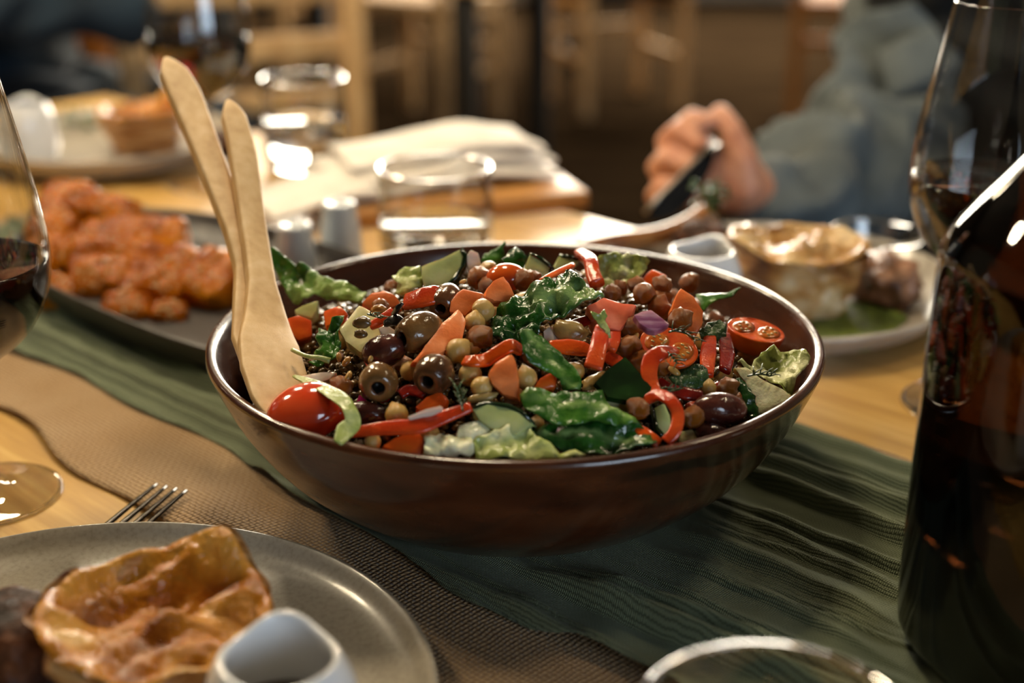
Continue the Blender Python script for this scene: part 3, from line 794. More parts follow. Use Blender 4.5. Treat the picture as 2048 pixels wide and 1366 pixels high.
# ---------------------------------------------------------------- pies, meat, roast vegetables
def pastry(name, cols, rough=.25):
    return mat(name, cols, scale=30, rough=rough, coat=.25, spec=.4, bump=.9, bscale=200, bdist=.003, lo=.28, hi=.72, detail=6)
M_lid = pastry('egg_washed_pastry', ['#6e360c', '#b0701f', '#cf9540', '#e6c484'], .18)
M_crust = mat('flaky_crust', ['#6f3a16', '#a0662c', '#c08a4e', '#cfa672'], scale=30, rough=.5, bump=.7, bscale=140, bdist=.003, stretch=(1, 1, 5), detail=6, coat=.15)
M_lid2 = pastry('pale_pastry', ['#8e5a26', '#b98d54', '#d0b07c', '#d9c49a'])
M_crust2 = mat('marbled_crust', ['#4a260e', '#8a5826', '#b98c52', '#d8c39a'], scale=26, rough=.42, bump=.7, bscale=120, bdist=.003, detail=6, coat=.2)
def pie(c, Rr, h, rz, seed, lid, crust, corners, label, dish=.018, base=.72):
    """square-ish puff pastry pie: crumpled crust wall with raised corner flaps and a sunken glazed lid"""
    r = empty('pastry_pie', c, rz)
    n = 96
    def rimz(a):
        z = h*(.80+.05*math.sin(3*a+seed))
        for (ca, up, wd) in corners:
            d = (a-ca+math.pi) % (2*math.pi)-math.pi
            z += up*math.exp(-(d/wd)**2)
        return z + .0035*nz((math.cos(a), math.sin(a), 0), 3.5, seed)
    def rimr(a):
        k = (abs(math.cos(a))**3.4+abs(math.sin(a))**3.4)**(-1/3.4)
        return Rr*(.93+.10*(k-1))*(1+.05*nz((math.cos(a), math.sin(a), 1), 2.6, seed+4))
    v = []; f = []
    rows = 22
    for i in range(rows):
        t = i/(rows-1)
        for k in range(n):
            a = 2*math.pi*k/n
            rr = rimr(a)*(base+(1-base)*t**.8); z = rimz(a)*t
            fold = .0040*math.sin(t*15+2.2*math.sin(a*2+seed)+a*1.5)*t + .005*nz((math.cos(a)*1.2, math.sin(a)*1.2, t*3), 2.2, seed+2)
            rr += fold
            v.append((rr*math.cos(a), rr*math.sin(a), z))
    for i in range(rows-1):
        for k in range(n): f.append((i*n+k, i*n+(k+1) % n, (i+1)*n+(k+1) % n, (i+1)*n+k))
    f.append(tuple(range(n-1, -1, -1)))
    mesh('crust', v, f, crust, r)
    v = []; f = []; rows = 18
    for i in range(rows):
        t = i/(rows-1)                                  # 0 rim .. 1 centre
        for k in range(n):
            a = 2*math.pi*k/n
            rr = (rimr(a)+.0015)*(1-t)**.85
            z0 = rimz(a)
            lip = .003*math.exp(-((t-.08)/.07)**2)
            z = z0*(1-min(1, t*1.7)**1.1*1.0) + (h*.78-dish)*min(1, t*1.7)**1.1 + lip
            p = (rr*math.cos(a), rr*math.sin(a), 0)
            z += (.0125*nz(p, 40, seed+6)+.006*nz(p, 95, seed+7))*min(1, t*4+.2)
            v.append((p[0], p[1], z))
    for i in range(rows-1):
        for k in range(n): f.append((i*n+k, i*n+(k+1) % n, (i+1)*n+(k+1) % n, (i+1)*n+k))
    f.append(tuple((rows-1)*n+k for k in range(n)))
    mesh('pastry_lid', v, f, lid, r)
    r.scale = (1, .90, 1)
    return tag(r, label, 'pie')
pie((-.137, .470, TB+.009), .0455, .058, R(12), 3, M_lid, M_crust, [(R(52), .017, .34), (R(150), .004, .5), (R(250), -.007, .6), (R(330), -.010, .5)], 'golden glazed pastry pie on the foreground plate', dish=.006)
pie((.196, .934, TB+.009), .050, .058, R(-30), 8, M_lid2, M_crust2, [(R(60), .006, .6), (R(200), .008, .8), (R(-60), .004, .6)], 'golden pastry pie on the far right plate behind the bowl', dish=-.002)
pie((-.372, 1.420, TB+.009), .046, .050, R(20), 12, M_lid, M_crust, [(R(40), .016, .4)], 'golden pastry pie on the far left plate')
M_meat = mat('roast_meat', ['#23110a', '#43220f', '#6a3e22'], scale=60, rough=.62, spec=.25, bump=.8, bscale=170, bdist=.003, coat=.03, detail=6)
M_meat2 = mat('roast_meat_pale', ['#4a2a17', '#7d5233', '#a9795a'], scale=60, rough=.4, bump=.8, bscale=170, bdist=.003, coat=.25, detail=6)
M_bone = mat('roast_bone', ['#6a3a18', '#8f5a2a', '#a87a48'], scale=30, rough=.35, coat=.3, bump=.3, bscale=90)
M_herb = mat('dark_herbs', ['#1c3311', '#2d4a18', '#41611f'], scale=90, rough=.5)
Z3 = Vector((0, 0, 1)); X3 = Vector((1, 0, 0)); Y3 = Vector((0, 1, 0))
def meat(c, s, m, label, seed, rz=0):
    ax = (Vector((math.cos(rz), math.sin(rz), 0)), Vector((-math.sin(rz), math.cos(rz), 0)), Z3)
    o = wlump('roast_meat', c, ax, s, m, sub=4, amp=.25, freq=1.7, seed=seed, sq=2.5, amp2=.14, freq2=5)
    return tag(o, label, 'meat')
meat((-.198, .486, TB+.026), (.026, .022, .021), M_meat, 'dark roast meat slice at the left edge of the foreground plate', 4)
meat((.262, .955, TB+.024), (.021, .030, .019), M_meat2, 'roast meat slice right of the pie on the far plate', 6, R(20))
meat((.145, 1.035, TB+.026), (.022, .016, .018), M_meat, 'dark lamb cutlet meat on the far right plate', 9, R(-30))
meat((-.300+.01, 1.405, TB+.018), (.018, .02, .014), M_meat, 'dark meat piece on the far left plate by the pie', 14)
meat((-.505, 1.44, TB+.018), (.020, .026, .014), M_meat, 'dark meat piece on the far left plate left of the jug', 15)
bp_ = path_smooth([P(1150, 497, 1.09), P(1230, 482, 1.095), P(1320, 470, 1.105), P(1385, 447, 1.115), P(1415, 428, 1.12)], 5)
v, f = sweep(bp_, list(np.interp(np.linspace(0, 1, len(bp_)), [0, .08, .5, 1], [.006, .0085, .0085, .013])), list(np.interp(np.linspace(0, 1, len(bp_)), [0, .1, 1], [.004, .006, .009])), n=14, sq=2.2)
tag(wmesh('lamb_bone', v, f, M_bone, bp_[8]), 'long curved lamb rib bone reaching left off the far plate', 'bone')
def herbs(c, r_, n_, label, seed, name='herb_garnish', hgt=.02):
    rs_ = random.Random(seed); bm = bmesh.new()
    for k in range(n_):
        p = Vector((rs_.gauss(0, r_*.5), rs_.gauss(0, r_*.5), abs(rs_.gauss(0, hgt*.5))+.002))
        a = rs_.uniform(0, 6.28); e = rs_.uniform(-.6, .9)
        d = Vector((math.cos(a)*math.cos(e), math.sin(a)*math.cos(e), math.sin(e))); s_ = d.cross(Z3).normalized(); up_ = s_.cross(d)
        L_ = rs_.uniform(.006, .012); w_ = L_*.4
        pts = [p, p+d*L_*.45+s_*w_+up_*.001, p+d*L_+up_*-.001, p+d*L_*.45-s_*w_+up_*.001, p+d*L_*.5+up_*.003]
        vs = [bm.verts.new(q) for q in pts]
        for t in ((0, 1, 4), (1, 2, 4), (2, 3, 4), (3, 0, 4), (0, 3, 1), (1, 3, 2)): bm.faces.new([vs[i] for i in t])
    o = from_bm(name, bm, M_herb, smooth=False, loc=c); o['kind'] = 'stuff'
    return tag(o, label, 'herbs', kind='stuff')
herbs((-.168, .405, TB+.006), .030, 70, 'green herb leaves below the foreground pie', 3)
herbs((.152, 1.055, TB+.048), .012, 40, 'green herb sprig on the lamb under the raised hand', 4)
herbs((-.46, 1.50, TB+.010), .022, 40, 'green garnish at the back of the far left plate', 5)
v, f = lathe(smooth_prof([(0, .0055), (.030, .0050), (.042, .0025), (.044, 0)], 4), 40, lambda a, r, z, i: (r*(1+.12*math.sin(3*a)+.06*math.sin(7*a)), z))
tag(mesh('green_puree', v, f, mat('herb_puree', ['#3c4a14', '#55651f', '#6a7a2c'], scale=160, rough=.5, bump=.7, bscale=400), loc=(.224, .908, TB+.0092)), 'green herb sauce smeared under the far right pie', 'sauce')

# platter of roast sweet potato
pu, pn, pa, pb = -.785+.0, .535, .20, .085
pc = tframe(-.805, .545)
PLc = Vector((pc.x, pc.y, TB+.0065))
def oval(a, r, z, i):
    k = (abs(math.cos(a))**2.8+abs(math.sin(a))**2.8)**(-1/2.8)
    return r*k, z
prof = smooth_prof([(0, .0065), (.5, .0065), (.80, .0075), (.93, .014), (.985, .023), (1.0, .0245), (1.015, .0225), (.985, .012), (.90, .001), (.82, 0), (0, 0)], 5)
v, f = lathe([(max(0, r) if 0 < i < len(prof)-1 else 0, z) for i, (r, z) in enumerate(prof)][::-1], 110, oval)
v = [(p[0]*.205, p[1]*.097, p[2]) for p in v]
tag(mesh('serving_platter', v, f, M_dkplat, loc=PLc, rot=(0, 0, ANG)), 'dark oval platter of roast sweet potato on the green runner', 'platter')
M_yam = mat('glazed_sweet_potato', ['#4a1e03', '#8e4707', '#b5690c', '#cf8c22'], scale=30, rough=.3, spec=.1, coat=.14, bump=.7, bscale=110, bdist=.004, sss=.04, detail=5, lo=.25, hi=.72)
M_seed = mat('sesame_seed_and_glint', ['#c9a873', '#dcc497'], scale=20, rough=.4)
YAMS = [ # px, py, depth, half width px, half height px, thickness, roll deg, label
    (268, 478, 1.060, 108, 34, .020, 4, 'thick upright slice of roast sweet potato on top of the pile'),
    (255, 525, 1.035, 112, 30, .022, 3, 'wide glazed sweet potato slice just under the top slice'),
    (240, 560, 1.020, 88, 30, .022, 8, 'glazed sweet potato slice in the middle of the pile'),
    (170, 500, 1.060, 40, 45, .02, 60, 'sweet potato wedge at the left side of the top slice'),
    (140, 420, 1.140, 60, 40, .03, 10, 'glazed sweet potato chunk at the far end of the platter'),
    (205, 425, 1.120, 78, 26, .022, 12, 'flat glazed sweet potato slice behind the top slice'),
    (110, 470, 1.110, 45, 42, .03, 30, 'sweet potato chunk half hidden behind the left wine glass'),
    (95, 530, 1.060, 34, 40, .03, 0, 'small sweet potato piece beside the left wine glass'),
    (430, 565, 1.000, 62, 50, .024, 35, 'browned sweet potato slice nearest the salad servers'),
    (370, 545, 1.015, 48, 36, .022, 30, 'sweet potato slice between the pile and the salad servers'),
    (330, 575, 1.000, 50, 32, .022, 15, 'sweet potato slice low on the right side of the pile'),
    (180, 565, 1.020, 40, 34, .022, -15, 'sweet potato slice low on the left side of the pile'),
    (255, 625, .975, 48, 26, .022, -8, 'roast sweet potato piece lying loose at the front of the platter'),
    (338, 634, .972, 36, 20, .020, 4, 'sesame-crusted sweet potato end at the front rim of the platter'),
    (118, 590, 1.010, 40, 28, .020, 20, 'sweet potato slice lying flat at the front left of the platter'),
    (290, 590, 1.000, 50, 28, .020, 0, 'sweet potato slice tucked under the middle of the pile'),
]
rsd = random.Random(3)
for i, (px, py, d, hw, hh, th, roll, lab) in enumerate(YAMS):
    c = P(px, py, d); k = d/FPX
    cr_, sr_ = math.cos(R(-roll)), math.sin(R(-roll))
    n_ = camvec(rsd.uniform(-.2, .2), .55+rsd.uniform(-.15, .15), .8)
    ex = (RGT*cr_ + UPV*sr_); ex = (ex - n_*ex.dot(n_)).normalized(); ey = n_.cross(ex)
    o = wlump('sweet_potato_slice', c, (ex, ey, n_), (hw*k*1.0, hh*k*1.3, th*.60), M_yam, sub=4, amp=.08, freq=1.6, seed=i+2, sq=4.6, amp2=.11, freq2=6)
    tag(o, lab, 'vegetable')
    vs = []; fs = []
    for q in range(26):                       # pale seeds on the glaze, also standing in for its sharp highlights
        a = rsd.uniform(0, 6.28); rr = math.sqrt(rsd.random())*.85
        x, y = rr*math.cos(a)*hw*k, rr*math.sin(a)*hh*k*1.4
        zz = th*.60*(1-rr**4.6)**(1/4.6)*1.0
        b0 = len(vs); s_ = .0011
        for dx, dy, dz in ((s_*1.5, 0, 0), (-s_*1.5, 0, 0), (0, s_, 0), (0, -s_, 0), (0, 0, s_), (0, 0, -s_)): vs.append((x+dx, y+dy, zz+dz))
        for t in ((0, 2, 4), (2, 1, 4), (1, 3, 4), (3, 0, 4), (2, 0, 5), (1, 2, 5), (3, 1, 5), (0, 3, 5)): fs.append(tuple(b0+j for j in t))
    sd_ = mesh('sesame_seeds_and_glints', vs, fs, M_seed, o); sd_['kind'] = 'stuff'

# ---------------------------------------------------------------- the salad bowl and servers
BC = Vector((.0016, .6875, TB+.0035)); BR = .1575; BH = .0825; RIMZ = BC.z + BH - .001
def bowl_mat():
    m = mat('brown_glazed_stoneware', ['#2a1208', '#42200f', '#583018'], scale=26, rough=.25, coat=.6, bump=.06, bscale=120, stretch=(1, 1, 2.5), lo=.25, hi=.75, rvar=.08)
    nt = m.node_tree; N = nt.nodes; L = nt.links; b = N['Principled BSDF']
    # dark glaze band that runs along part of the outside just under the rim
    tc = N.new('ShaderNodeTexCoord'); sp = N.new('ShaderNodeSeparateXYZ'); L.new(tc.outputs['Object'], sp.inputs[0])
    n = N.new('ShaderNodeTexNoise'); n.inputs['Scale'].default_value = 22; L.new(tc.outputs['Object'], n.inputs['Vector'])
    def mth(op, a, c=None):
        q = N.new('ShaderNodeMath'); q.operation = op
        for i, x in enumerate((a, c)):
            if x is None: continue
            if isinstance(x, (int, float)): q.inputs[i].default_value = x
            else: L.new(x, q.inputs[i])
        return q.outputs[0]
    z = mth('ADD', sp.outputs[2], mth('MULTIPLY', mth('SUBTRACT', n.outputs['Fac'], .5), .022))
    band = mth('MULTIPLY', mth('GREATER_THAN', z, .066), mth('LESS_THAN', z, .0735))
    part = mth('MULTIPLY', mth('GREATER_THAN', sp.outputs[0], .038), mth('LESS_THAN', sp.outputs[1], -.02))
    fade = N.new('ShaderNodeMapRange'); L.new(sp.outputs[0], fade.inputs[0]); fade.inputs[1].default_value = .036; fade.inputs[2].default_value = .060
    fac = mth('MULTIPLY', mth('MULTIPLY', mth('MULTIPLY', band, part), fade.outputs[0]), .8)
    mx = N.new('ShaderNodeMixRGB'); L.new(fac, mx.inputs[0])
    old = b.inputs['Base Color'].links[0].from_socket
    L.new(old, mx.inputs[1]); mx.inputs[2].default_value = lin('#0a0706'); L.new(mx.outputs[0], b.inputs['Base Color'])
    return m
prof = smooth_prof([(0, .002), (.070, .002), (.080, 0), (.088, .0012), (.104, .010), (.127, .029), (.1435, .051), (.1525, .069), (.1562, .078), (.1572, .0812), (.1556, .0835), (.1525, .0832), (.1500, .079), (.1465, .070), (.138, .052), (.121, .031), (.098, .014), (.075, .008), (0, .0075)], 6)
v, f = lathe([(max(0, r) if 0 < i < len(prof)-1 else 0, z) for i, (r, z) in enumerate(prof)], 160)
bowl = mesh('salad_bowl', v, f, bowl_mat(), loc=BC)
tag(bowl, 'wide brown glazed bowl heaped with salad in the middle', 'bowl')

RIN = .1445
def S(x, y):
    r = min(1.0, math.hypot(x-BC.x, y-BC.y)/RIN)
    bk = (y-BC.y)/max(1e-6, math.hypot(x-BC.x, y-BC.y))
    return RIMZ + .026 - (.038 + .012*max(0, bk))*r**2.0
def anchor(px, py, lift=0.0):
    d = ray(px, py); t = .45
    while t < 1.0:
        p = CAMP + d*t
        if p.z < S(p.x, p.y) + lift: return p
        t += .0008
    return CAMP + d*.75

# two wooden servers leaning on the left of the rim
M_bamb = mat('bamboo', ['#bf9863', '#cea974', '#d8b786'], scale=9, rough=.5, stretch=(14, 14, 1.2), bump=.15, bscale=200, lo=.3, hi=.7)
def server(pts, widths, thick, nrm, label, name='serving_spoon', bowlpart=None):
    Pp = path_smooth([P(*q) for q in pts], 6)
    tt = np.linspace(0, 1, len(Pp)); tw = np.linspace(0, 1, len(widths))
    W = list(np.interp(tt, tw, widths)); T = list(np.interp(tt, np.linspace(0, 1, len(thick)), thick))
    v, f = sweep(Pp, W, T, nrm=nrm, n=32, sq=6)
    return tag(wmesh(name, v, f, M_bamb, Pp[0]), label, 'spoon')
nf = camvec(.45, .25, .85)
server([(575, 842, .640), (560, 800, .652), (548, 745, .668), (537, 690, .684), (530, 640, .700), (522, 570, .716), (512, 500, .732), (500, 420, .748), (485, 310, .768), (467, 236, .782), (455, 206, .788)],
       [.0080, .0135, .0160, .0150, .0110, .0072,   .0068, .0068, .0074, .0066, .0012], [.0016, .0022, .0028, .0034, .0042, .0042, .0042, .0040, .0038, .0034, .0025], nf,
       'nearer bamboo salad spoon with its broad blade showing in the bowl')
server([(548, 800, .668), (540, 740, .682), (527, 680, .700), (513, 610, .716), (499, 540, .732), (477, 470, .745), (446, 390, .760), (408, 290, .778), (371, 195, .796), (347, 146, .804), (331, 120, .809)],
       [.0080, .0140, .0160, .0120, .0080, .0070, .0072, .0080, .0092, .0078, .0012], [.0016, .0024, .0030, .0040, .0042, .0042, .0042, .0040, .0038, .0034, .0025], nf,
       'farther bamboo salad server with the taller handle leaning left')

# ---------------------------------------------------------------- salad materials
def veg(name, cols, **k):
    d = dict(scale=70, rough=.22, coat=.35, sss=.2, bump=.12, bscale=260, bdist=.0012, lo=.3, hi=.7, orand=.14); d.update(k)
    return mat(name, cols, **d)
M_carrot = veg('carrot_flesh', ['#d8682f', '#e67c3e', '#ee9058'], rough=.34, bump=.18, bscale=420, coat=.15)
M_carrot2 = veg('carrot_flesh_deep', ['#cf4a10', '#e05a14', '#ee7420'], rough=.3)
M_pink = veg('pink_tomato_flesh', ['#cf5a3c', '#dd7052', '#e48a70'], rough=.3)
M_tom = veg('tomato_skin', ['#b8280e', '#c93814', '#d65024'], scale=28, rough=.10, coat=.8, bump=0)
M_tomo = veg('orange_tomato_skin', ['#b83a0c', '#cc4c12', '#d9641f'], scale=28, rough=.12, coat=.7, bump=0)
M_tomflesh = veg('tomato_flesh', ['#b03a16', '#cc5326', '#d8743c'], scale=90, rough=.15, coat=.6, bump=.3)
M_gel = veg('tomato_gel', ['#8c3a10', '#a85418', '#b56f2c'], scale=200, rough=.18, coat=.4, bump=.3)
M_tseed = veg('tomato_seed', ['#b8a060', '#cdb978'], rough=.25)
M_pep = veg('red_pepper', ['#ad2a0e', '#c23c14', '#d2541f'], scale=40, rough=.2, coat=.35, bump=.25, bscale=600)
M_pepo = veg('orange_pepper', ['#c03c0c', '#d4500e', '#e06a1c'], scale=40, rough=.2, coat=.5, bump=.25, bscale=500)
M_pepd = veg('dark_red_pepper', ['#5a0c06', '#86160a', '#a4220e'], scale=40, rough=.18, coat=.6, bump=.3)
M_char = veg('charred_skin', ['#0d0908', '#1a120e'], rough=.2, sss=0)
M_olive = veg('brown_olive', ['#3c2010', '#5c3a20', '#765634'], scale=60, rough=.2, coat=.5, sss=.03, bump=.55, bscale=170, bdist=.0016)
M_olive2 = veg('purple_olive', ['#32130f', '#50261c', '#6a382a'], scale=60, rough=.2, coat=.5, sss=.03, bump=.55, bscale=170, bdist=.0016)
M_olive3 = veg('green_brown_olive', ['#4a3218', '#6b4a26', '#86653c'], scale=60, rough=.2, coat=.5, sss=.03, bump=.55, bscale=170, bdist=.0016)
M_pit = veg('olive_flesh', ['#2a170e', '#4e3020', '#6b4832'], scale=160, rough=.35, sss=.05, bump=.5, bscale=500)
M_pitdark = mat('olive_cavity', ['#0c0705', '#160d08'], rough=.4, scale=100)
M_chick = veg('boiled_chickpea', ['#a8803c', '#c29a50', '#cfae6c'], scale=50, rough=.3, bump=.2, bscale=200)
M_roast = veg('roast_chickpea', ['#5c2a06', '#94500c', '#bd7a22'], scale=60, rough=.28, sss=0, coat=.22, bump=.5, bscale=220, bdist=.002)
M_cuke = veg('cucumber_flesh', ['#9aa564', '#b0b97a', '#c4ca96'], scale=50, rough=.25, sss=.35, bump=.15)
M_cukep = veg('pale_cucumber_flesh', ['#b3ac74', '#c3bd88', '#cfcb9e'], scale=50, rough=.3, sss=.35, bump=.15)
M_skin_c = veg('cucumber_skin', ['#0a1a08', '#12280d', '#1f3d14'], scale=60, rough=.16, coat=.6, sss=.02, bump=.15)
M_onion = veg('onion_white', ['#b9a79a', '#cbbcb0', '#d6cbbf'], rough=.2, sss=.4, stretch=(1, 1, 1))
M_onionp = veg('onion_purple', ['#6d3050', '#8f5878', '#b78fa2'], rough=.2, sss=.3, stretch=(1, 6, 6), scale=50)
M_beige = veg('beige_vegetable', ['#7a6034', '#ab8f56', '#c6b07c'], scale=50, rough=.25)
M_magenta = veg('pickled_beet', ['#8d0f45', '#a81755'], rough=.15)
def leafm(name, cols, rib, **k):
    d = dict(scale=60, rough=.32, coat=.2, bump=.5, bscale=190, bdist=.0022, rib=rib, sss=0, lo=.3, hi=.7, orand=.15); d.update(k)
    m = mat(name, cols, **d)
    return m
M_lgreen = leafm('leaf_green', ['#1f4a12', '#33661a', '#548728'], '#8fae5a')
M_ldark = leafm('leaf_dark', ['#0e2c0c', '#1a4413', '#2c5f1b'], '#7d9a58', rough=.24, coat=.4)
M_lpale = leafm('leaf_pale', ['#76863c', '#97a356', '#b8bd80'], '#d0d2a8')
M_lwhite = leafm('leaf_pale_rib', ['#bdbf94', '#cfd0ac', '#dedec6'], '#e6e6d2', sss=.25)
M_mint = leafm('mint_leaf', ['#142c12', '#22401b', '#34562a'], '#5f7d4c', bump=.8, bscale=260)
M_dill = veg('dill', ['#1f3312', '#33501c'], rough=.4, sss=0)
M_lentil = veg('brown_lentil', ['#3c2812', '#5c4220', '#7a5c30'], scale=90, rough=.25, sss=0)
M_pine = veg('golden_seed', ['#7a5020', '#9c6c2e', '#b88a4a'], rough=.25)

# zoom frames used while reading the photograph: (origin x, origin y, scale)
ZA = (520, 480, 6.21); ZB = (780, 480, 6.21); ZC_ = (1040, 480, 6.21); ZE = (1100, 640, 6.21)
Z2 = (850, 460, 4.5525); Z3_ = (1200, 460, 4.017); Z4 = (500, 680, 5.12); Z5 = (850, 680, 5.12); Z6 = (1150, 640, 4.096)
FULL = (0, 0, 1)
def pts(z, *q): return [(z[0]+x/z[2], z[1]+y/z[2]) for x, y in q]
def cen(o): return (sum(p[0] for p in o)/len(o), sum(p[1] for p in o)/len(o))

def plane_outline(outline, n, lift, depth=None):
    cx, cy = cen(outline)
    a = P(cx, cy, depth) if depth else anchor(cx, cy, lift)
    n = camvec(*n)
    return a, n, [on_plane(x, y, a, n) for x, y in outline]
def slab(name, outline, n, th, m, label, cat, lift=.004, bev=.0012, skin=None, skin_m=None, front=None, parent=None, org=None, amp=.0004, group=None, round_=0):
    """a cut piece: outline in the plane with normal n, thickness th behind it, softened edges; skin = peel along outline edges"""
    a, n, q = plane_outline(outline, n, lift)
    if round_:
        q = path_smooth(q + [q[0]], round_)[:-1]
    bm = bmesh.new()
    top = [bm.verts.new(p - a) for p in q]; bot = [bm.verts.new(p - a - n*th) for p in q]
    bm.faces.new(top); bm.faces.new(bot[::-1])
    k = len(q)
    for i in range(k): bm.faces.new((top[i], bot[i], bot[(i+1) % k], top[(i+1) % k]))
    bmesh.ops.recalc_face_normals(bm, faces=list(bm.faces))
    bmesh.ops.bevel(bm, geom=list(bm.edges), offset=bev, segments=2, affect='EDGES', profile=.6, clamp_overlap=True)
    bmesh.ops.triangulate(bm, faces=[x for x in bm.faces if len(x.verts) > 4])
    bmesh.ops.subdivide_edges(bm, edges=[e for e in bm.edges if e.calc_length() > .006], cuts=2, use_grid_fill=True)
    bm.normal_update()
    sd = random.random()*50
    for w in bm.verts: w.co += w.normal*amp*2*nz(w.co, 160, sd)
    o = from_bm(name, bm, m, loc=a)
    for p in o.data.polygons: p.use_smooth = True
    try:
        o.data.set_sharp_from_angle(angle=R(50))
    except Exception: pass
    if skin:
        idx = list(range(skin[0], skin[1]+1))
        mid = sum((p for p in q), Vector())/k
        v = []; f = []
        for j in idx:
            p = q[j % k]; out = (p-mid).normalized()*.0009
            for (dd, oo) in ((.0004, 1), (-th-.0004, 1), (-th-.0004, -1.6), (.0004, -1.6)):
                v.append(p + out*oo + n*dd - a)
        for j in range(len(idx)-1):
            for s_ in range(4):
                f.append((j*4+s_, j*4+(s_+1) % 4, (j+1)*4+(s_+1) % 4, (j+1)*4+s_))
        f.append((0, 3, 2, 1)); e_ = (len(idx)-1)*4; f.append((e_, e_+1, e_+2, e_+3))
        mesh('peel', v, f, skin_m or M_skin_c, o)
    if front:
        v = []; f = []
        for p in q: v.append(p + n*.0010 - a)
        for p in q: v.append(p + (p-(sum((t for t in q), Vector())/k)).normalized()*.0008 - n*.0018 - a)
        f.append(tuple(range(k)))
        for i in range(k): f.append((i, k+i, k+(i+1) % k, (i+1) % k))
        mesh('peel', v, f, front, o, smooth=False)
    return tag(o, label, cat, group)

def leaf(name, outline, n, m, label, cat='leaf', lift=.006, amp=.003, freq=90, curl=0, ribs=None, ribw=.0016, cell=.0024, thick=.0007, ruffle=.0012, seed=1, bend=(0, 0), depth=None):
    a, n, q = plane_outline(outline, n, lift, depth)
    ex = (RGT - n*RGT.dot(n)).normalized(); ey = n.cross(ex)
    B = [Vector(((p-a).dot(ex), (p-a).dot(ey))) for p in q]
    Bs = []
    for i in range(len(B)):                       # resample the edge, slightly ruffled
        p0, p1 = B[i], B[(i+1) % len(B)]; k = max(1, int((p1-p0).length/(cell*.9)))
        t = (p1-p0); nn = Vector((t.y, -t.x)).normalized() if t.length > 0 else Vector((0, 0))
        for j in range(k):
            p = p0.lerp(p1, j/k); Bs.append(p + nn*ruffle*mnoise.noise(Vector((p.x*420, p.y*420, seed*3.3))))
    xs = [p.x for p in B]; ys = [p.y for p in B]
    rr = random.Random(seed)
    inner = []
    x = min(xs)+cell*.5
    def inside(px, py):
        c = False; j = len(Bs)-1
        for i in range(len(Bs)):
            if (Bs[i].y > py) != (Bs[j].y > py) and px < (Bs[j].x-Bs[i].x)*(py-Bs[i].y)/(Bs[j].y-Bs[i].y)+Bs[i].x: c = not c
            j = i
        return c
    while x < max(xs):
        y = min(ys)+cell*.5
        while y < max(ys):
            jx, jy = x+rr.uniform(-.25, .25)*cell, y+rr.uniform(-.25, .25)*cell
            if inside(jx, jy): inner.append(Vector((jx, jy)))
            y += cell
        x += cell
    V2 = Bs + inner; nb = len(Bs)
    res = delaunay_2d_cdt(V2, [(i, (i+1) % nb) for i in range(nb)], [list(range(nb))], 1, 1e-7)
    vv, ff = res[0], res[2]
    rib_local = []
    for rl in (ribs or []):
        w = [on_plane(px, py, a, n) for px, py in rl]; rib_local.append([Vector(((p-a).dot(ex), (p-a).dot(ey))) for p in w])
    def ribd(p):
        best = 1
        for rl in rib_local:
            for s0, s1 in zip(rl, rl[1:]):
                d = s1-s0; t = max(0, min(1, (p-s0).dot(d)/max(d.length_squared, 1e-12)))
                best = min(best, (p-(s0+d*t)).length)
        return best
    sz = max(max(xs)-min(xs), max(ys)-min(ys))*.5
    v = []; at = []
    for p in vv:
        rb = math.exp(-(ribd(p)/ribw)**2) if rib_local else 0
        h = amp*(nz((p.x, p.y, 0), freq, seed)+.55*nz((p.x, p.y, 1), freq*2.4, seed+2))
        h = h*(1-.6*rb) + amp*.35*(1-abs(nz((p.x, p.y, 2), freq*1.5, seed+5))*3)
        h += curl*((p.x/sz)**2+(p.y/sz)**2)*sz + bend[0]*(p.x/sz)**2*sz + bend[1]*(p.y/sz)**2*sz + (.0008*rb)
        v.append(ex*p.x + ey*p.y + n*h); at.append(min(1, rb))
    o = mesh(name, v, ff, m, loc=a, attr=at)
    sd = o.modifiers.new('thickness', 'SOLIDIFY'); sd.thickness = thick; sd.offset = 0
    return tag(o, label, cat)

def strip(name, path, width, th, n, m, label, cat, lift=.006, group=None, sq=3.5, parent=None, org=None):
    """ribbon-like strip: path = (px, py, extra lift); width in pixels (number or list)"""
    Pp = path_smooth([anchor(x, y, lift+(z[0] if z else 0)) for x, y, *z in path], 6)
    if len(Pp) < 3: Pp = [Pp[0], (Pp[0]+Pp[-1])/2, Pp[-1]]
    tt = np.linspace(0, 1, len(Pp)); wl = width if isinstance(width, (list, tuple)) else [width*.82, width, width, width*.82]
    W = [float(w)*.5*depth_of(p)/FPX for w, p in zip(np.interp(tt, np.linspace(0, 1, len(wl)), wl), Pp)]
    v, f = sweep(Pp, W, th*.5, nrm=camvec(*n), n=16, sq=sq)
    org_ = org or Pp[len(Pp)//2]
    o = wmesh(name, v, f, m, org_, parent)
    if parent: return o
    return tag(o, label, cat, group)

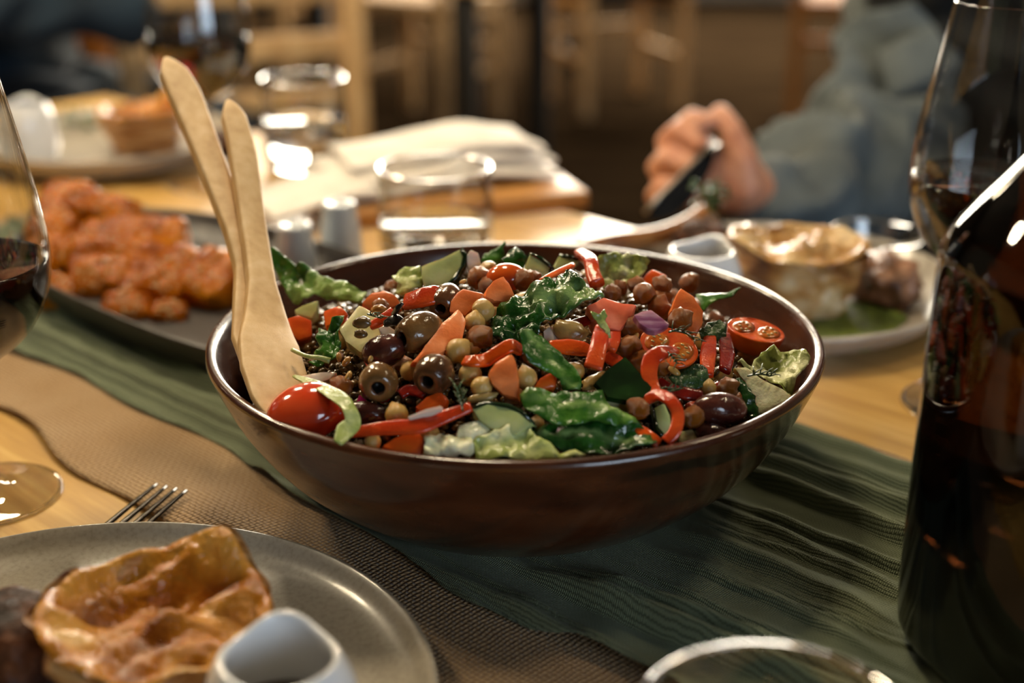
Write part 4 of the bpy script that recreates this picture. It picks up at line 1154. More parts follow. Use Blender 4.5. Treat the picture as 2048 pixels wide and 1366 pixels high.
def olive(px, py, L_, W_, axis, m, label, hole=True, lift=.006, seed=0):
    """pitted olive: half length/width in px; axis points (right, up, toward) to the pitted end"""
    c = anchor(px, py, lift); k = depth_of(c)/FPX; a = L_*k; b = W_*k
    ax = camvec(*axis); ox = ax.orthogonal().normalized(); oy = ax.cross(ox)
    pr = []
    for i in range(19):
        t = math.pi*i/18; pr.append([b*math.sin(t)**.92, -a*math.cos(t)])
    if hole:
        pr = [q for q in pr if q[1] < a*.86 or q[0] > b*.55]
        pr = [q for i, q in enumerate(pr) if i < len(pr)]
        while pr and pr[-1][0] < b*.40: pr.pop()
        zt = pr[-1][1]
        pr += [[b*.44, zt+a*.05], [b*.36, zt+a*.02]]
    pr[0][0] = 0
    if not hole: pr[-1][0] = 0
    rg = random.Random(seed+31)
    v, f = lathe([tuple(q) for q in pr], 32, lambda an, r, z, i: (r*(1+.06*mnoise.noise(Vector((math.cos(an)*1.3+seed, math.sin(an)*1.3, z*90)))), z))
    mt = basis(ox, oy, ax).to_4x4(); mt.translation = c
    o = mesh('olive', v, f, m); o.matrix_world = mt
    if hole:
        v, f = lathe([(b*.46, zt+a*.035), (b*.36, zt+a*.015), (b*.30, zt-a*.12)], 28, lambda an, r, z, i: (r*(1+.14*mnoise.noise(Vector((math.cos(an)*1.8+seed, math.sin(an)*1.8, 3)))), z))
        mesh('pit_ring', v, f, M_pit, o)
        v, f = lathe([(b*.32, zt-a*.05), (b*.30, zt-a*.3), (b*.2, zt-a*.6), (0, zt-a*.65)], 20)
        mesh('pit_cavity', v, f, M_pitdark, o)
    return tag(o, label, 'olive')

_chick = {}
def chick_mesh(kind, var):
    if (kind, var) in _chick: return _chick[(kind, var)]
    bm = ico(3); rough_ = kind == 'roast'
    for q in bm.verts:
        d = q.co.normalized()
        k = 1 + .05*nz(d, 1.6, var) + (.22*nz(d, 2.8, var+4)+.10*nz(d, 6.5, var+6) if rough_ else .02*nz(d, 4, var))
        k += .30*max(0, d.z)**22                                  # beak
        k -= .10*math.exp(-(d.x/.16)**2)*max(0, .4+d.z*.6)         # cleft
        q.co = Vector((d.x*1.0, d.y*.94, d.z*1.0))*k
    me = bpy.data.meshes.new('chickpea'); bm.to_mesh(me); bm.free()
    me.polygons.foreach_set('use_smooth', [True]*len(me.polygons))
    me.materials.append(M_roast if rough_ else M_chick)
    _chick[(kind, var)] = me
    return me
crng = random.Random(11)
def chickpea(px, py, r, kind, label, lift=.005, group=None):
    c = anchor(px, py, lift); k = depth_of(c)/FPX*r
    o = bpy.data.objects.new('chickpea', chick_mesh(kind, crng.randrange(4))); COL.objects.link(o)
    o.location = c; o.scale = (k, k, k)
    o.rotation_euler = (crng.uniform(-1.2, 1.2), crng.uniform(-1.2, 1.2), crng.uniform(0, 6.28))
    return tag(o, label, 'chickpea', group)

def tomato_half(px, py, a_px, b_px, h_px, n, roll, label, skinm=None, lift=.006, name='cherry_tomato_half', cut=True, long_=1):
    """half tomato: cut face ellipse (a,b px half axes before tilt) facing n, dome h behind"""
    c = anchor(px, py, lift); k = depth_of(c)/FPX
    n = camvec(*n); ex = (RGT*math.cos(R(roll)) + UPV*math.sin(R(roll))); ex = (ex-n*ex.dot(n)).normalized(); ey = n.cross(ex)
    a, b, h = a_px*k, b_px*k, h_px*k
    mt = basis(ex, ey, n).to_4x4(); mt.translation = c
    pr = [(math.sin(t), -math.cos(t)) for t in np.linspace(0, math.pi/2, 14)]
    pr = [(0, -1)] + pr[1:] + [(1.0, .04), (.965, .065), (.93, .05)]
    v, f = lathe(pr, 48); v = [(x*a, y*b, z*h) for x, y, z in v]
    o = mesh(name, v, f, skinm or M_tom); o.matrix_world = mt
    if cut:
        def face(an, r, z, i): return r, z + (.04*mnoise.noise(Vector((r*math.cos(an)*3, r*math.sin(an)*3, px))))
        v, f = lathe([(.95, .05), (.88, .055), (.76, .04), (.5, .05), (.2, .06), (0, .06)], 48, face)
        v = [(x*a, y*b, z*h) for x, y, z in v]
        mesh('cut_flesh', v, f, M_tomflesh, o)
        for sx in (-1, 1):                               # two gel chambers with seeds
            v, f = lathe([(.44, .0), (.42, .07), (.30, .10), (0, .105)], 28, lambda an, r, z, i: (r*(1+.18*math.sin(2*an+1)), z))
            v = [((x*.8+sx*.44)*a, y*1.45*b, z*h) for x, y, z in v]
            g = mesh('seed_gel', v, f, M_gel, o)
            for q in range(7):
                an = 6.28*q/7+sx; rr = .22+.05*math.sin(q*2.3)
                bm = ico(1)
                for w in bm.verts: w.co = Vector((w.co.x*a*.075+(rr*math.cos(an)*.8+sx*.44)*a, w.co.y*b*.05+rr*math.sin(an)*1.4*b, w.co.z*h*.035+.115*h))
                from_bm('seed', bm, M_tseed, g)
    return tag(o, label, 'tomato')

# ---------------------------------------------------------------- salad bed (lentils and seeds nobody could count, over an added dark filler)
rr = np.random.RandomState(4)
NL = 6000
bmL = ico(1); lv = np.array([q.co[:] for q in bmL.verts]); lf = np.array([[q.index for q in x.verts] for x in bmL.faces]); bmL.free()
V = []; Fc = []
for i in range(NL):
    r_ = math.sqrt(rr.rand())*(RIN-.008); a_ = rr.rand()*6.283
    x, y = BC.x+r_*math.cos(a_), BC.y+r_*math.sin(a_)
    z = S(x, y) - .006 + rr.uniform(-.005, .004)
    s_ = rr.uniform(.0020, .0031); sc = np.array([s_, s_*rr.uniform(.7, 1), s_*rr.uniform(.42, .7)])
    e_ = Matrix.Rotation(rr.rand()*6, 3, 'Z') @ Matrix.Rotation(rr.uniform(-.9, .9), 3, 'X') @ Matrix.Rotation(rr.uniform(-.9, .9), 3, 'Y')
    V.append((lv*sc) @ np.array(e_).T + np.array([x-BC.x, y-BC.y, z-BC.z])); Fc.append(lf + i*len(lv))
o = mesh('lentils', np.concatenate(V), np.concatenate(Fc), M_lentil, loc=BC)
tag(o, 'loose brown lentils and seeds filling the gaps of the salad', 'lentils', kind='stuff')
vb = []; fb = []
prf = [(.137*t, 0) for t in np.linspace(0, 1, 30)]
v, f = lathe([(0, 0)] + prf[1:], 72)
v = [(x, y, S(BC.x+x, BC.y+y)-BC.z-.0095+.004*nz((x, y, 0), 70, 2)) for x, y, z in v]
v2 = len(v)
o = mesh('salad_base', v, f, mat('dark_gap_filler', ['#2a1b0c', '#4a3418'], scale=200, rough=.7, spec=.2, bump=.5, bscale=300), loc=BC)  # dark sheet added under the pieces; its colour makes the gaps dark
sdm = o.modifiers.new('t', 'SOLIDIFY'); sdm.thickness = .012; sdm.offset = 1
tag(o, 'added dark filler sheet that darkens the gaps of the salad', 'lentils', kind='stuff')

# ---------------------------------------------------------------- hero pieces, read off the photograph
UPN = (0, .45, .9)
# leaves lowest first
leaf('lettuce_leaf', pts(ZA, (125, 220), (180, 150), (260, 150), (330, 240), (480, 330), (600, 310), (740, 440), (930, 490), (1180, 580), (1340, 660), (1240, 780), (1040, 800), (800, 740), (720, 700), (640, 760), (430, 810), (370, 720), (310, 590), (220, 520), (190, 430)),
     (-.35, .35, .87), M_lgreen, 'crinkled green lettuce leaf beside the bamboo server at the back left', lift=.018, amp=.0075, freq=95, ribs=[pts(ZA, (1320, 680), (1000, 640), (760, 560)), pts(ZA, (420, 770), (640, 740))], ribw=.0075, seed=2, cell=.0026)
leaf('lettuce_leaf', pts(ZC_, (950, 240), (1090, 170), (1230, 150), (1450, 180), (1610, 240), (1560, 360), (1500, 480), (1350, 560), (1150, 610), (1040, 600), (1040, 500), (950, 390)),
     (0, .35, .95), M_lpale, 'pale green lettuce leaf standing against the back rim', lift=.012, amp=.0045, freq=110, ribs=[pts(ZC_, (1340, 170), (1330, 300), (1250, 560))], ribw=.0012, seed=4)
leaf('lettuce_leaf', pts(Z6, (1340, 370), (1450, 400), (1600, 290), (1760, 250), (1900, 290), (1940, 340), (1900, 380), (1800, 560), (1760, 610), (1540, 480), (1400, 420)),
     (-.2, .7, .7), M_lpale, 'pale curly lettuce leaf against the right side of the bowl', lift=.014, amp=.0075, freq=120, ribs=[pts(Z6, (1400, 420), (1640, 470), (1880, 370)), pts(Z6, (1560, 480), (1800, 500))], ribw=.003, seed=6)
slab('lettuce_rib', pts(Z6, (1280, 380), (1400, 375), (1540, 480), (1790, 610), (1700, 690), (1520, 790), (1460, 640), (1380, 490)),
     (-.25, .35, .9), .008, M_lwhite, 'thick white lettuce rib below the curly leaf on the right', 'lettuce', lift=.010, bev=.0015, amp=.0006)
leaf('lettuce_leaf', pts(Z5, (490, 1040), (720, 960), (940, 870), (1000, 840), (1150, 880), (1060, 930), (1180, 1040), (1380, 1130), (1480, 1150), (1640, 1190), (1400, 1225), (1000, 1220), (520, 1210)),
     (0, .7, .7), M_lpale, 'pale yellow-green lettuce leaf at the front rim', lift=.006, amp=.004, freq=110, seed=8, ribs=[pts(Z5, (700, 1000), (1000, 900))], ribw=.003)
leaf('lettuce_leaf', pts(Z5, (-10, 990), (150, 955), (300, 1010), (480, 1030), (510, 1100), (460, 1200), (300, 1200), (-10, 1170)),
     (0, .55, .85), M_lwhite, 'folded whitish lettuce piece at the front rim beside the carrot', lift=.008, amp=.004, freq=120, seed=9, thick=.002)
slab('lettuce_rib', pts(Z5, (330, 860), (600, 785), (720, 800), (748, 880), (640, 980), (480, 1035), (320, 1000)),
     (.1, .6, .8), .006, M_lwhite, 'blunt white lettuce rib in front of the cucumber slice', 'lettuce', lift=.008, bev=.002)
leaf('spinach_leaf', pts(FULL, (1060, 860), (1100, 846), (1150, 838), (1200, 834), (1230, 822), (1270, 846), (1300, 868), (1313, 888), (1280, 902), (1230, 908), (1180, 910), (1130, 900), (1085, 882)),
     (0, .65, .75), M_ldark, 'dark green leaf folded low at the front right rim', lift=.007, amp=.005, freq=90, seed=12, ribs=[[(1080, 870), (1180, 870), (1290, 885)]], ribw=.0012)
leaf('spinach_leaf', pts(Z5, (980, 545), (1050, 500), (1220, 508), (1400, 500), (1600, 540), (1810, 500), (1860, 620), (1905, 690), (2080, 770), (2200, 840), (2060, 880), (1850, 850), (1700, 830), (1500, 860), (1300, 850), (1150, 780), (1060, 720), (1000, 640)),
     (0, .5, .85), M_lgreen, 'broad glossy green leaf in front of the cucumber block', lift=.014, amp=.0035, freq=75, seed=13, ribs=[pts(Z5, (1000, 560), (1400, 640), (1860, 680), (2150, 840))], ribw=.0011, bend=(0, -.35))
leaf('lettuce_leaf', pts(Z2, (590, 760), (650, 670), (740, 640), (870, 590), (960, 500), (1060, 460), (1170, 420), (1320, 340), (1370, 420), (1440, 480), (1500, 550), (1600, 590), (1630, 640), (1480, 690), (1400, 720), (1300, 780), (1150, 820), (1060, 860), (1050, 950), (1000, 980), (850, 990), (700, 1020), (610, 990), (590, 870)),
     (-.15, .6, .8), M_ldark, 'large blistered dark green lettuce leaf on top in the centre', lift=.017, amp=.0062, freq=105, seed=15, ribs=[pts(Z2, (1480, 560), (1250, 590), (1050, 640)), pts(Z2, (1560, 620), (1300, 640))], ribw=.0045, cell=.0021, thick=.0010)
leaf('mint_leaf', pts(FULL, (1037, 667), (1061, 664), (1092, 682), (1118, 708), (1142, 737), (1155, 760), (1158, 784), (1130, 782), (1118, 758), (1100, 748), (1060, 730), (1041, 708)),
     (.25, .45, .85), M_lgreen, 'pointed mint leaf folded over in the middle of the salad', lift=.016, amp=.0016, freq=90, seed=17, ribs=[[(1050, 668), (1096, 712), (1148, 782)]], ribw=.0010, bend=(.25, 0))
leaf('mint_leaf', pts(Z6, (760, 480), (820, 440), (900, 380), (1000, 360), (1080, 400), (1090, 460), (1060, 530), (980, 570), (860, 550), (780, 520)),
     (0, .5, .85), M_mint, 'dull green mint leaf below the cut tomato with dill', lift=.010, amp=.0018, freq=160, seed=18, ribs=[pts(Z6, (770, 510), (920, 470), (1080, 420))], ribw=.0008)
leaf('mint_leaf', pts(Z3_, (800, 820), (870, 750), (960, 720), (1020, 770), (1010, 850), (920, 900), (830, 950)),
     (.1, .4, .9), M_mint, 'textured mint leaf left of the halved tomato on the right', lift=.012, amp=.0016, freq=170, seed=19, ribs=[pts(Z3_, (830, 930), (920, 820), (1000, 750))], ribw=.0008)
leaf('mint_leaf', pts(Z3_, (770, 520), (860, 500), (1000, 510), (1125, 472), (1060, 535), (960, 565), (880, 600), (830, 640), (800, 580)),
     (0, .7, .7), M_lgreen, 'narrow green leaf whose tip points at the right back rim', lift=.014, amp=.0016, freq=90, seed=20)
leaf('rocket_leaf', pts(ZB, (1130, 260), (1180, 170), (1260, 130), (1370, 80), (1420, 10), (1430, 40), (1400, 110), (1430, 180), (1400, 260), (1330, 310), (1220, 300)),
     (0, .3, .95), M_lgreen, 'small rocket leaf with a thin curled stem above the back rim', lift=.012, amp=.0022, freq=120, seed=21, cell=.0018)
leaf('spinach_leaf', pts(ZB, (1400, 240), (1480, 120), (1560, 85), (1640, 150), (1700, 220), (1660, 340), (1560, 350), (1440, 310)),
     (0, .3, .95), M_ldark, 'rounded dark green leaf at the back between onion and cucumber', lift=.012, amp=.003, freq=100, seed=22)
leaf('lettuce_leaf', pts(ZB, (20, 430), (120, 370), (260, 330), (370, 330), (400, 450), (410, 580), (200, 680), (60, 660), (100, 540)),
     (0, .5, .85), M_lpale, 'wet pale leaf left of the large cucumber wedge', lift=.009, amp=.003, freq=130, seed=23)
leaf('parsley_leaf', pts(ZA, (1050, 960), (980, 990), (850, 1070), (770, 1130), (720, 1250), (760, 1330), (700, 1420), (640, 1520), (700, 1560), (860, 1500), (960, 1480), (1030, 1330), (980, 1180), (1000, 1060)),
     (-.2, .5, .85), M_lgreen, 'frilly parsley leaf between the bamboo spoon and the pale cucumber', lift=.010, amp=.005, freq=130, seed=24, ruffle=.0022, cell=.0019)
strip('herb_stalk', [(585, 700, .004), (612, 712, .004), (640, 716, .003), (660, 722)], [9, 8, 10, 14], .0022, UPN, M_lpale, 'pale herb stem lying across the bamboo spoon blade', 'herb', lift=.012, sq=2.2)
leaf('lettuce_shred', pts(ZC_, (870, 900), (960, 920), (1050, 860), (1070, 940), (1050, 1020), (1110, 1130), (1130, 1230), (1070, 1210), (1000, 1080), (950, 1000)),
     (.1, .3, .9), M_lpale, 'tiny twisted yellow-green lettuce shred on the pink wedge', lift=.024, amp=.002, freq=200, seed=25, cell=.0015)
leaf('herb_leaf', pts(Z6, (1320, 470), (1380, 480), (1430, 580), (1510, 780), (1430, 805), (1380, 680), (1330, 560)),
     (.1, .4, .9), M_ldark, 'dark serrated herb leaf between the olive and the white rib', lift=.012, amp=.0016, freq=160, seed=26, ruffle=.0022, cell=.0018)
strip('lettuce_shred', [(588, 752, .004), (630, 768, .006), (672, 790, .010), (697, 815, .010), (706, 845, .006), (690, 862, .004), (676, 886, .002)], [8, 30, 40, 30, 34, 38, 18], .0010, (.35, .5, .75), M_lpale, 'ribbon of pale green lettuce curling over the front tomato', 'lettuce', lift=.014)

# cucumber
slab('cucumber_wedge', pts(ZB, (375, 320), (640, 230), (890, 105), (940, 190), (910, 330), (810, 480), (700, 595), (430, 590), (390, 450)), (-.1, .3, .95), .010, M_cuke, 'large cucumber wedge with dark peel leaning on the back rim', 'cucumber', lift=.012, skin=(2, 6))
slab('cucumber_wedge', pts(ZC_, (40, 370), (130, 170), (270, 230), (360, 300), (405, 350), (390, 430), (230, 500), (60, 420)), (.1, .2, .95), .008, M_cuke, 'cucumber quarter slice at the back behind the roast chickpeas', 'cucumber', lift=.012, skin=(1, 5))
slab('cucumber_wedge', pts(ZC_, (410, 310), (500, 190), (640, 205), (730, 250), (640, 330), (430, 380)), (.1, .3, .95), .008, M_cuke, 'small cucumber slice just under the back rim beside the red pepper', 'cucumber', lift=.010, skin=(1, 3))
slab('cucumber_cube', pts(FULL, (676, 657), (717, 607), (749, 625), (768, 655), (752, 690), (722, 706), (688, 682)), (-.2, .55, .8), .010, M_cukep, 'pale peeled cucumber square carrying a brown walnut crumb', 'cucumber', lift=.012, bev=.002)
slab('cucumber_wedge', pts(ZA, (415, 860), (725, 745), (700, 880), (640, 975), (450, 930)), (0, .5, .85), .008, M_cuke, 'olive-green cucumber piece above the left carrot cube', 'cucumber', lift=.008)
slab('cucumber_cube', pts(ZE, (930, 475), (1020, 570), (1265, 860), (1240, 930), (1100, 990), (950, 1010), (720, 970), (560, 790), (700, 640)), (.05, .55, .8), .012, M_cukep, 'cucumber block showing its dark green peel near the front right', 'cucumber', lift=.014, front=M_skin_c)
slab('cucumber_wedge', pts(Z5, (480, 700), (620, 640), (850, 670), (1000, 740), (1110, 850), (950, 960), (740, 940), (560, 820)), (0, .45, .85), .009, M_cuke, 'cucumber slice with wet dark peel at the front centre', 'cucumber', lift=.010, skin=(0, 4))
slab('cucumber_wedge', pts(FULL, (1306, 816), (1328, 806), (1343, 830), (1342, 862), (1330, 876), (1312, 858)), (.1, .4, .9), .008, M_cuke, 'cucumber wedge framed by the looped red pepper strip', 'cucumber', lift=.007, skin=(4, 6))
slab('cucumber_wedge', pts(FULL, (1360, 862), (1385, 858), (1400, 872), (1385, 884), (1362, 882)), (.1, .5, .85), .006, M_cukep, 'pale cucumber corner at the front rim by the roast chickpea', 'cucumber', lift=.004)

# carrots
C_ = 'carrot'
slab('carrot_cube', pts(FULL, (572, 636), (596, 629), (625, 639), (622, 672), (596, 682), (580, 664)), (.15, .35, .9), .010, M_carrot2, 'bright orange carrot cube beside the bamboo spoon blade', C_, lift=.008, bev=.0016)
slab('carrot_cube', pts(FULL, (646, 621), (679, 611), (697, 628), (684, 640), (652, 652)), (0, .5, .85), .010, M_carrot2, 'bright orange carrot chunk above the frilly parsley', C_, lift=.010, bev=.0016)
slab('carrot_wedge', pts(FULL, (720, 606), (744, 584), (766, 577), (790, 590), (804, 606), (778, 618), (736, 618)), (0, .35, .9), .012, M_carrot, 'rounded carrot slice at the back left behind the charred pepper', C_, lift=.010, bev=.002)
slab('carrot_wedge', pts(FULL, (898, 623), (902, 602), (914, 585), (926, 578), (965, 587), (967, 592), (947, 614), (929, 632)), (-.2, .35, .9), .011, M_carrot, 'carrot wedge with a slanted top left of the tall carrot point', C_, lift=.016, bev=.0024)
slab('carrot_wedge', pts(FULL, (967, 594), (973, 573), (986, 560), (1009, 548), (1018, 566), (1032, 593), (1017, 606), (989, 601)), (.1, .3, .95), .010, M_carrot, 'tall pointed carrot wedge just left of the large dark leaf', C_, lift=.018, bev=.0022)
slab('carrot_wedge', pts(FULL, (820, 724), (850, 690), (883, 645), (917, 614), (926, 627), (934, 643), (926, 677), (902, 693), (870, 712), (838, 726)), (.2, .5, .8), .012, M_carrot, 'long diagonal carrot wedge beside the pitted brown olive', C_, lift=.016, bev=.002)
slab('carrot_wedge', pts(FULL, (1024, 703), (1032, 722), (1036, 760), (1039, 801), (1006, 789), (983, 768), (975, 748), (987, 724)), (-.1, .25, .95), .010, M_carrot, 'quarter-round carrot slice standing upright in the front centre', C_, lift=.016, bev=.0022)
slab('carrot_wedge', pts(FULL, (1063, 777), (1080, 754), (1100, 741), (1118, 754), (1109, 779)), (.1, .4, .9), .010, M_carrot2, 'small carrot point tucked under the folded mint leaf', C_, lift=.010, bev=.0022)
slab('carrot_wedge', pts(FULL, (828, 812), (852, 792), (880, 779), (898, 797), (890, 815), (850, 832)), (0, .5, .85), .010, M_carrot2, 'orange carrot piece behind the pale onion sliver', C_, lift=.008, bev=.0016)
slab('carrot_cube', pts(FULL, (762, 892), (789, 875), (816, 863), (841, 866), (849, 880), (845, 908), (812, 907), (789, 903)), (.05, .45, .88), .010, M_carrot2, 'bright carrot chunk on the front rim', C_, lift=.010, bev=.0022)
slab('carrot_wedge', pts(FULL, (1338, 622), (1362, 571), (1389, 593), (1407, 622), (1408, 644), (1389, 676), (1374, 651), (1358, 634)), (.05, .3, .95), .010, M_carrot, 'large teardrop carrot slice standing at the right', C_, lift=.018, bev=.0022)
slab('carrot_cube', pts(FULL, (1278, 562), (1305, 537), (1336, 549), (1326, 573), (1300, 576)), (0, .4, .9), .010, M_carrot2, 'orange carrot cube at the back right by the roast chickpeas', C_, lift=.012, bev=.0016)
slab('tomato_wedge', pts(FULL, (1172, 610), (1207, 592), (1240, 603), (1275, 608), (1262, 634), (1240, 660), (1220, 656), (1192, 642)), (.05, .5, .85), .014, M_pink, 'salmon pink tomato wedge right of the large dark leaf', 'tomato', lift=.020, bev=.0018)
strip('carrot_sliver', [(1082, 562), (1112, 546), (1146, 530)], 12, .0022, UPN, M_carrot2, 'thin carrot sliver behind the large dark leaf', C_, lift=.016)

# tomatoes
tomato_half(615, 828, 84, 66, 60, (.15, -.62, -.75), 14, 'glossy red tomato half, skin up, beside the bamboo spoon', cut=False, lift=.010)
tomato_half(1512, 662, 58, 46, 54, (.15, .84, .50), -22, 'halved orange-red cherry tomato, cut face up, at the right rim', M_tomo, lift=.012)
tomato_half(1338, 694, 60, 46, 36, (.1, .55, .75), -28, 'cut cherry tomato sprinkled with dill under the purple onion', M_tomo, lift=.016)
tomato_half(1014, 560, 44, 34, 34, (0, -.75, -.6), 0, 'orange-red tomato half, skin up, at the back among roast chickpeas', M_tomo, cut=False, lift=.010)

# peppers
def pep(path, w, m, label, n=UPN, lift=.008, th=.0028): return strip('pepper_strip', path, w, th, n, m, label, 'pepper', lift=lift)
pep([(930, 722), (948, 722, .002), (972, 720), (998, 704, .004), (1022, 692, .006), (1040, 700, .002)], [24, 26, 30, 30, 30, 26], M_pepo, 'curled orange pepper strip above the upright carrot slice', lift=.014)
pep([(1100, 694), (1135, 694), (1165, 698), (1182, 704)], [26, 34, 32, 18], M_pepo, 'flat orange pepper strip between mint leaf and red strip', lift=.014)
pep([(1203, 655, .002), (1198, 690, .003), (1186, 736)], [26, 34, 36, 38], M_pep, 'upright red pepper strip left of the pink wedge shadow', n=(0, .2, .95), lift=.018)
pep([(1230, 662), (1228, 682), (1222, 700)], [24, 26, 22], M_pep, 'short red pepper strip below the pink tomato wedge', lift=.014)
pep([(1212, 712), (1232, 722), (1256, 738)], [26, 28, 18], M_pep, 'red pepper strip end behind the dark cucumber block', lift=.010)
pep([(1352, 702, .004), (1328, 704, .008), (1304, 718, .006), (1298, 745, .003), (1304, 772), (1316, 792)], [18, 30, 36, 34, 30, 24], M_pep, 'curved red pepper strip hugging the cut tomato', lift=.015)
pep([(1420, 676), (1416, 710), (1414, 752)], [26, 34, 26], M_pep, 'red pepper strip left of the pair under the mint leaf', n=(-.2, .3, .9), lift=.010)
pep([(1448, 668), (1454, 705), (1450, 742)], [26, 34, 24], M_pepd, 'dark red pepper strip beside the halved tomato on the right', n=(.2, .3, .9), lift=.010)
pep([(1290, 802), (1316, 790, .006), (1342, 802, .010), (1356, 830, .008), (1350, 862, .004), (1332, 884)], [20, 26, 26, 26, 26, 24], M_pep, 'looped red pepper strip at the front right', lift=.012)
pep([(694, 868), (740, 860, .002), (790, 855, .003), (840, 852, .002), (888, 834), (942, 814)], [18, 26, 32, 34, 30, 20], M_pep, 'long shiny red pepper strip lying along the front left', lift=.012)
pep([(812, 604), (842, 596, .003), (872, 590, .003), (894, 590)], [36, 42, 42, 36], M_pep, 'wide roasted red pepper piece left of the slant-topped carrot', lift=.014, th=.004)
q_ = pep([(742, 652), (765, 640, .002), (788, 624, .003)], [18, 24, 24], M_pep, 'charred red pepper tip beside the pitted brown olive', lift=.016)
strip('char_mark', [(770, 648, .003), (790, 640, .005), (808, 650, .003)], [14, 26, 16], .0022, UPN, M_char, '', '', lift=.017, parent=q_, org=q_.location.copy())
strip('char_mark', [(786, 630, .004), (796, 616, .009), (806, 606, .011)], [12, 12, 4], .0018, UPN, M_char, '', '', lift=.019, parent=q_, org=q_.location.copy())
pep([(1160, 508), (1180, 522, .004), (1186, 548, .002), (1194, 568)], [22, 30, 30, 32], M_pep, 'glossy red pepper curl left of the pale back leaf', n=(0, .2, .95), lift=.013, th=.006)
pep([(1342, 778), (1372, 788), (1404, 792)], [20, 28, 22], M_pepd, 'dark red pepper piece in front of the dull mint leaf', lift=.010)
pep([(1262, 850), (1290, 868, .002), (1318, 888)], [18, 26, 22], M_pepo, 'orange-red pepper strip between dark leaf and rim at the front', lift=.008)
pep([(1128, 662), (1150, 650), (1176, 640)], [14, 24, 20], M_pepd, 'deep red pepper bit behind the yellow lettuce shred', lift=.012)
pep([(1318, 760), (1338, 776), (1352, 790)], [12, 20, 12], M_pepd, 'rust coloured pepper sliver beside the curved red strip', lift=.008)
pep([(700, 645), (730, 700), (770, 800)], [20, 22, 20], M_pepd, 'dark red pepper strip buried between the olives on the left', lift=.001)
pep([(1440, 770), (1410, 800), (1375, 815)], [20, 22, 16], M_pep, 'red pepper strip behind the long olive on the right', lift=.003)
pep([(850, 790), (820, 780), (800, 790)], [20, 24, 20], M_pepd, 'dark red pepper piece under the wrinkled olive', lift=.004)

# onions
slab('onion_piece', pts(ZC_, (1413, 930), (1500, 885), (1630, 868), (1860, 1040), (1680, 1140), (1590, 1100), (1480, 1030)), (.05, .6, .8), .004, M_onionp, 'purple streaked onion piece on the cut tomato', 'onion', lift=.030, bev=.0008)
slab('onion_piece', pts(ZB, (950, 200), (1000, 118), (1110, 150), (1155, 330), (1050, 350), (980, 440)), (.1, .2, .95), .004, M_onion, 'whitish onion piece standing right of the large cucumber wedge', 'onion', lift=.014, bev=.0008)
slab('onion_piece', pts(FULL, (757, 656), (772, 650), (796, 663), (793, 680), (762, 674)), (0, .4, .9), .004, M_onion, 'pale pink onion square left of the pitted brown olive', 'onion', lift=.016, bev=.0006)
slab('onion_sliver', pts(FULL, (815, 833), (840, 822), (880, 809), (888, 815), (884, 822), (850, 834), (818, 840)), (0, .3, .9), .0030, M_onion, 'thin white onion sliver on the long red pepper strip', 'onion', lift=.018, bev=.0008)
slab('onion_piece', pts(FULL, (596, 752), (640, 742), (674, 744), (660, 758), (630, 768), (612, 770)), (0, .6, .8), .003, M_onion, 'translucent onion layer between bamboo spoon and pale ribbon', 'onion', lift=.010, bev=.0006)
slab('beet_bit', pts(FULL, (712, 802), (718, 786), (734, 800), (724, 803)), (0, .4, .9), .003, M_magenta, 'tiny magenta pickled bit under the round olive', 'beetroot', lift=.008, bev=.0005)
slab('onion_piece', pts(FULL, (1085, 660), (1100, 652), (1118, 660), (1112, 690), (1088, 686)), (.1, .4, .9), .004, M_onion, 'white onion chip right of the large dark leaf', 'onion', lift=.010, bev=.0008)

# olives
olive(838, 664, 54, 40, (-.72, -.30, .55), M_olive3, 'pitted brown olive with its hole facing the lower left', seed=1, lift=.016)
olive(768, 702, 46, 34, (.75, .2, .2), M_olive2, 'plump purple olive between pale cucumber and round olive', hole=False, seed=2, lift=.012)
olive(757, 764, 42, 40, (.05, -.35, .9), M_olive3, 'round brown olive with its pit hole facing the camera', seed=3, lift=.014)
olive(868, 748, 44, 41, (-.35, -.45, .8), M_olive, 'wrinkled brown olive below the long diagonal carrot', seed=4, lift=.013)
olive(892, 602, 42, 34, (-.3, -.5, .8), M_olive, 'brown olive half hidden behind the slant-topped carrot wedge', seed=5, lift=.012)
olive(1440, 818, 58, 33, (-.92, .05, .3), M_olive2, 'long purple-brown olive lying at the front right', hole=False, seed=6, lift=.012)
olive(1424, 868, 40, 24, (-.9, .1, .3), M_olive2, 'purple olive peeking over the front right rim', hole=False, seed=7, lift=.005)
olive(732, 828, 44, 26, (.9, -.1, .2), M_olive2, 'dark olive half buried behind the pale lettuce ribbon', hole=False, seed=8, lift=.005)
olive(735, 690, 24, 18, (.5, .5, .5), M_olive, 'small dark olive tip left of the plump purple olive', hole=False, seed=9, lift=.003)

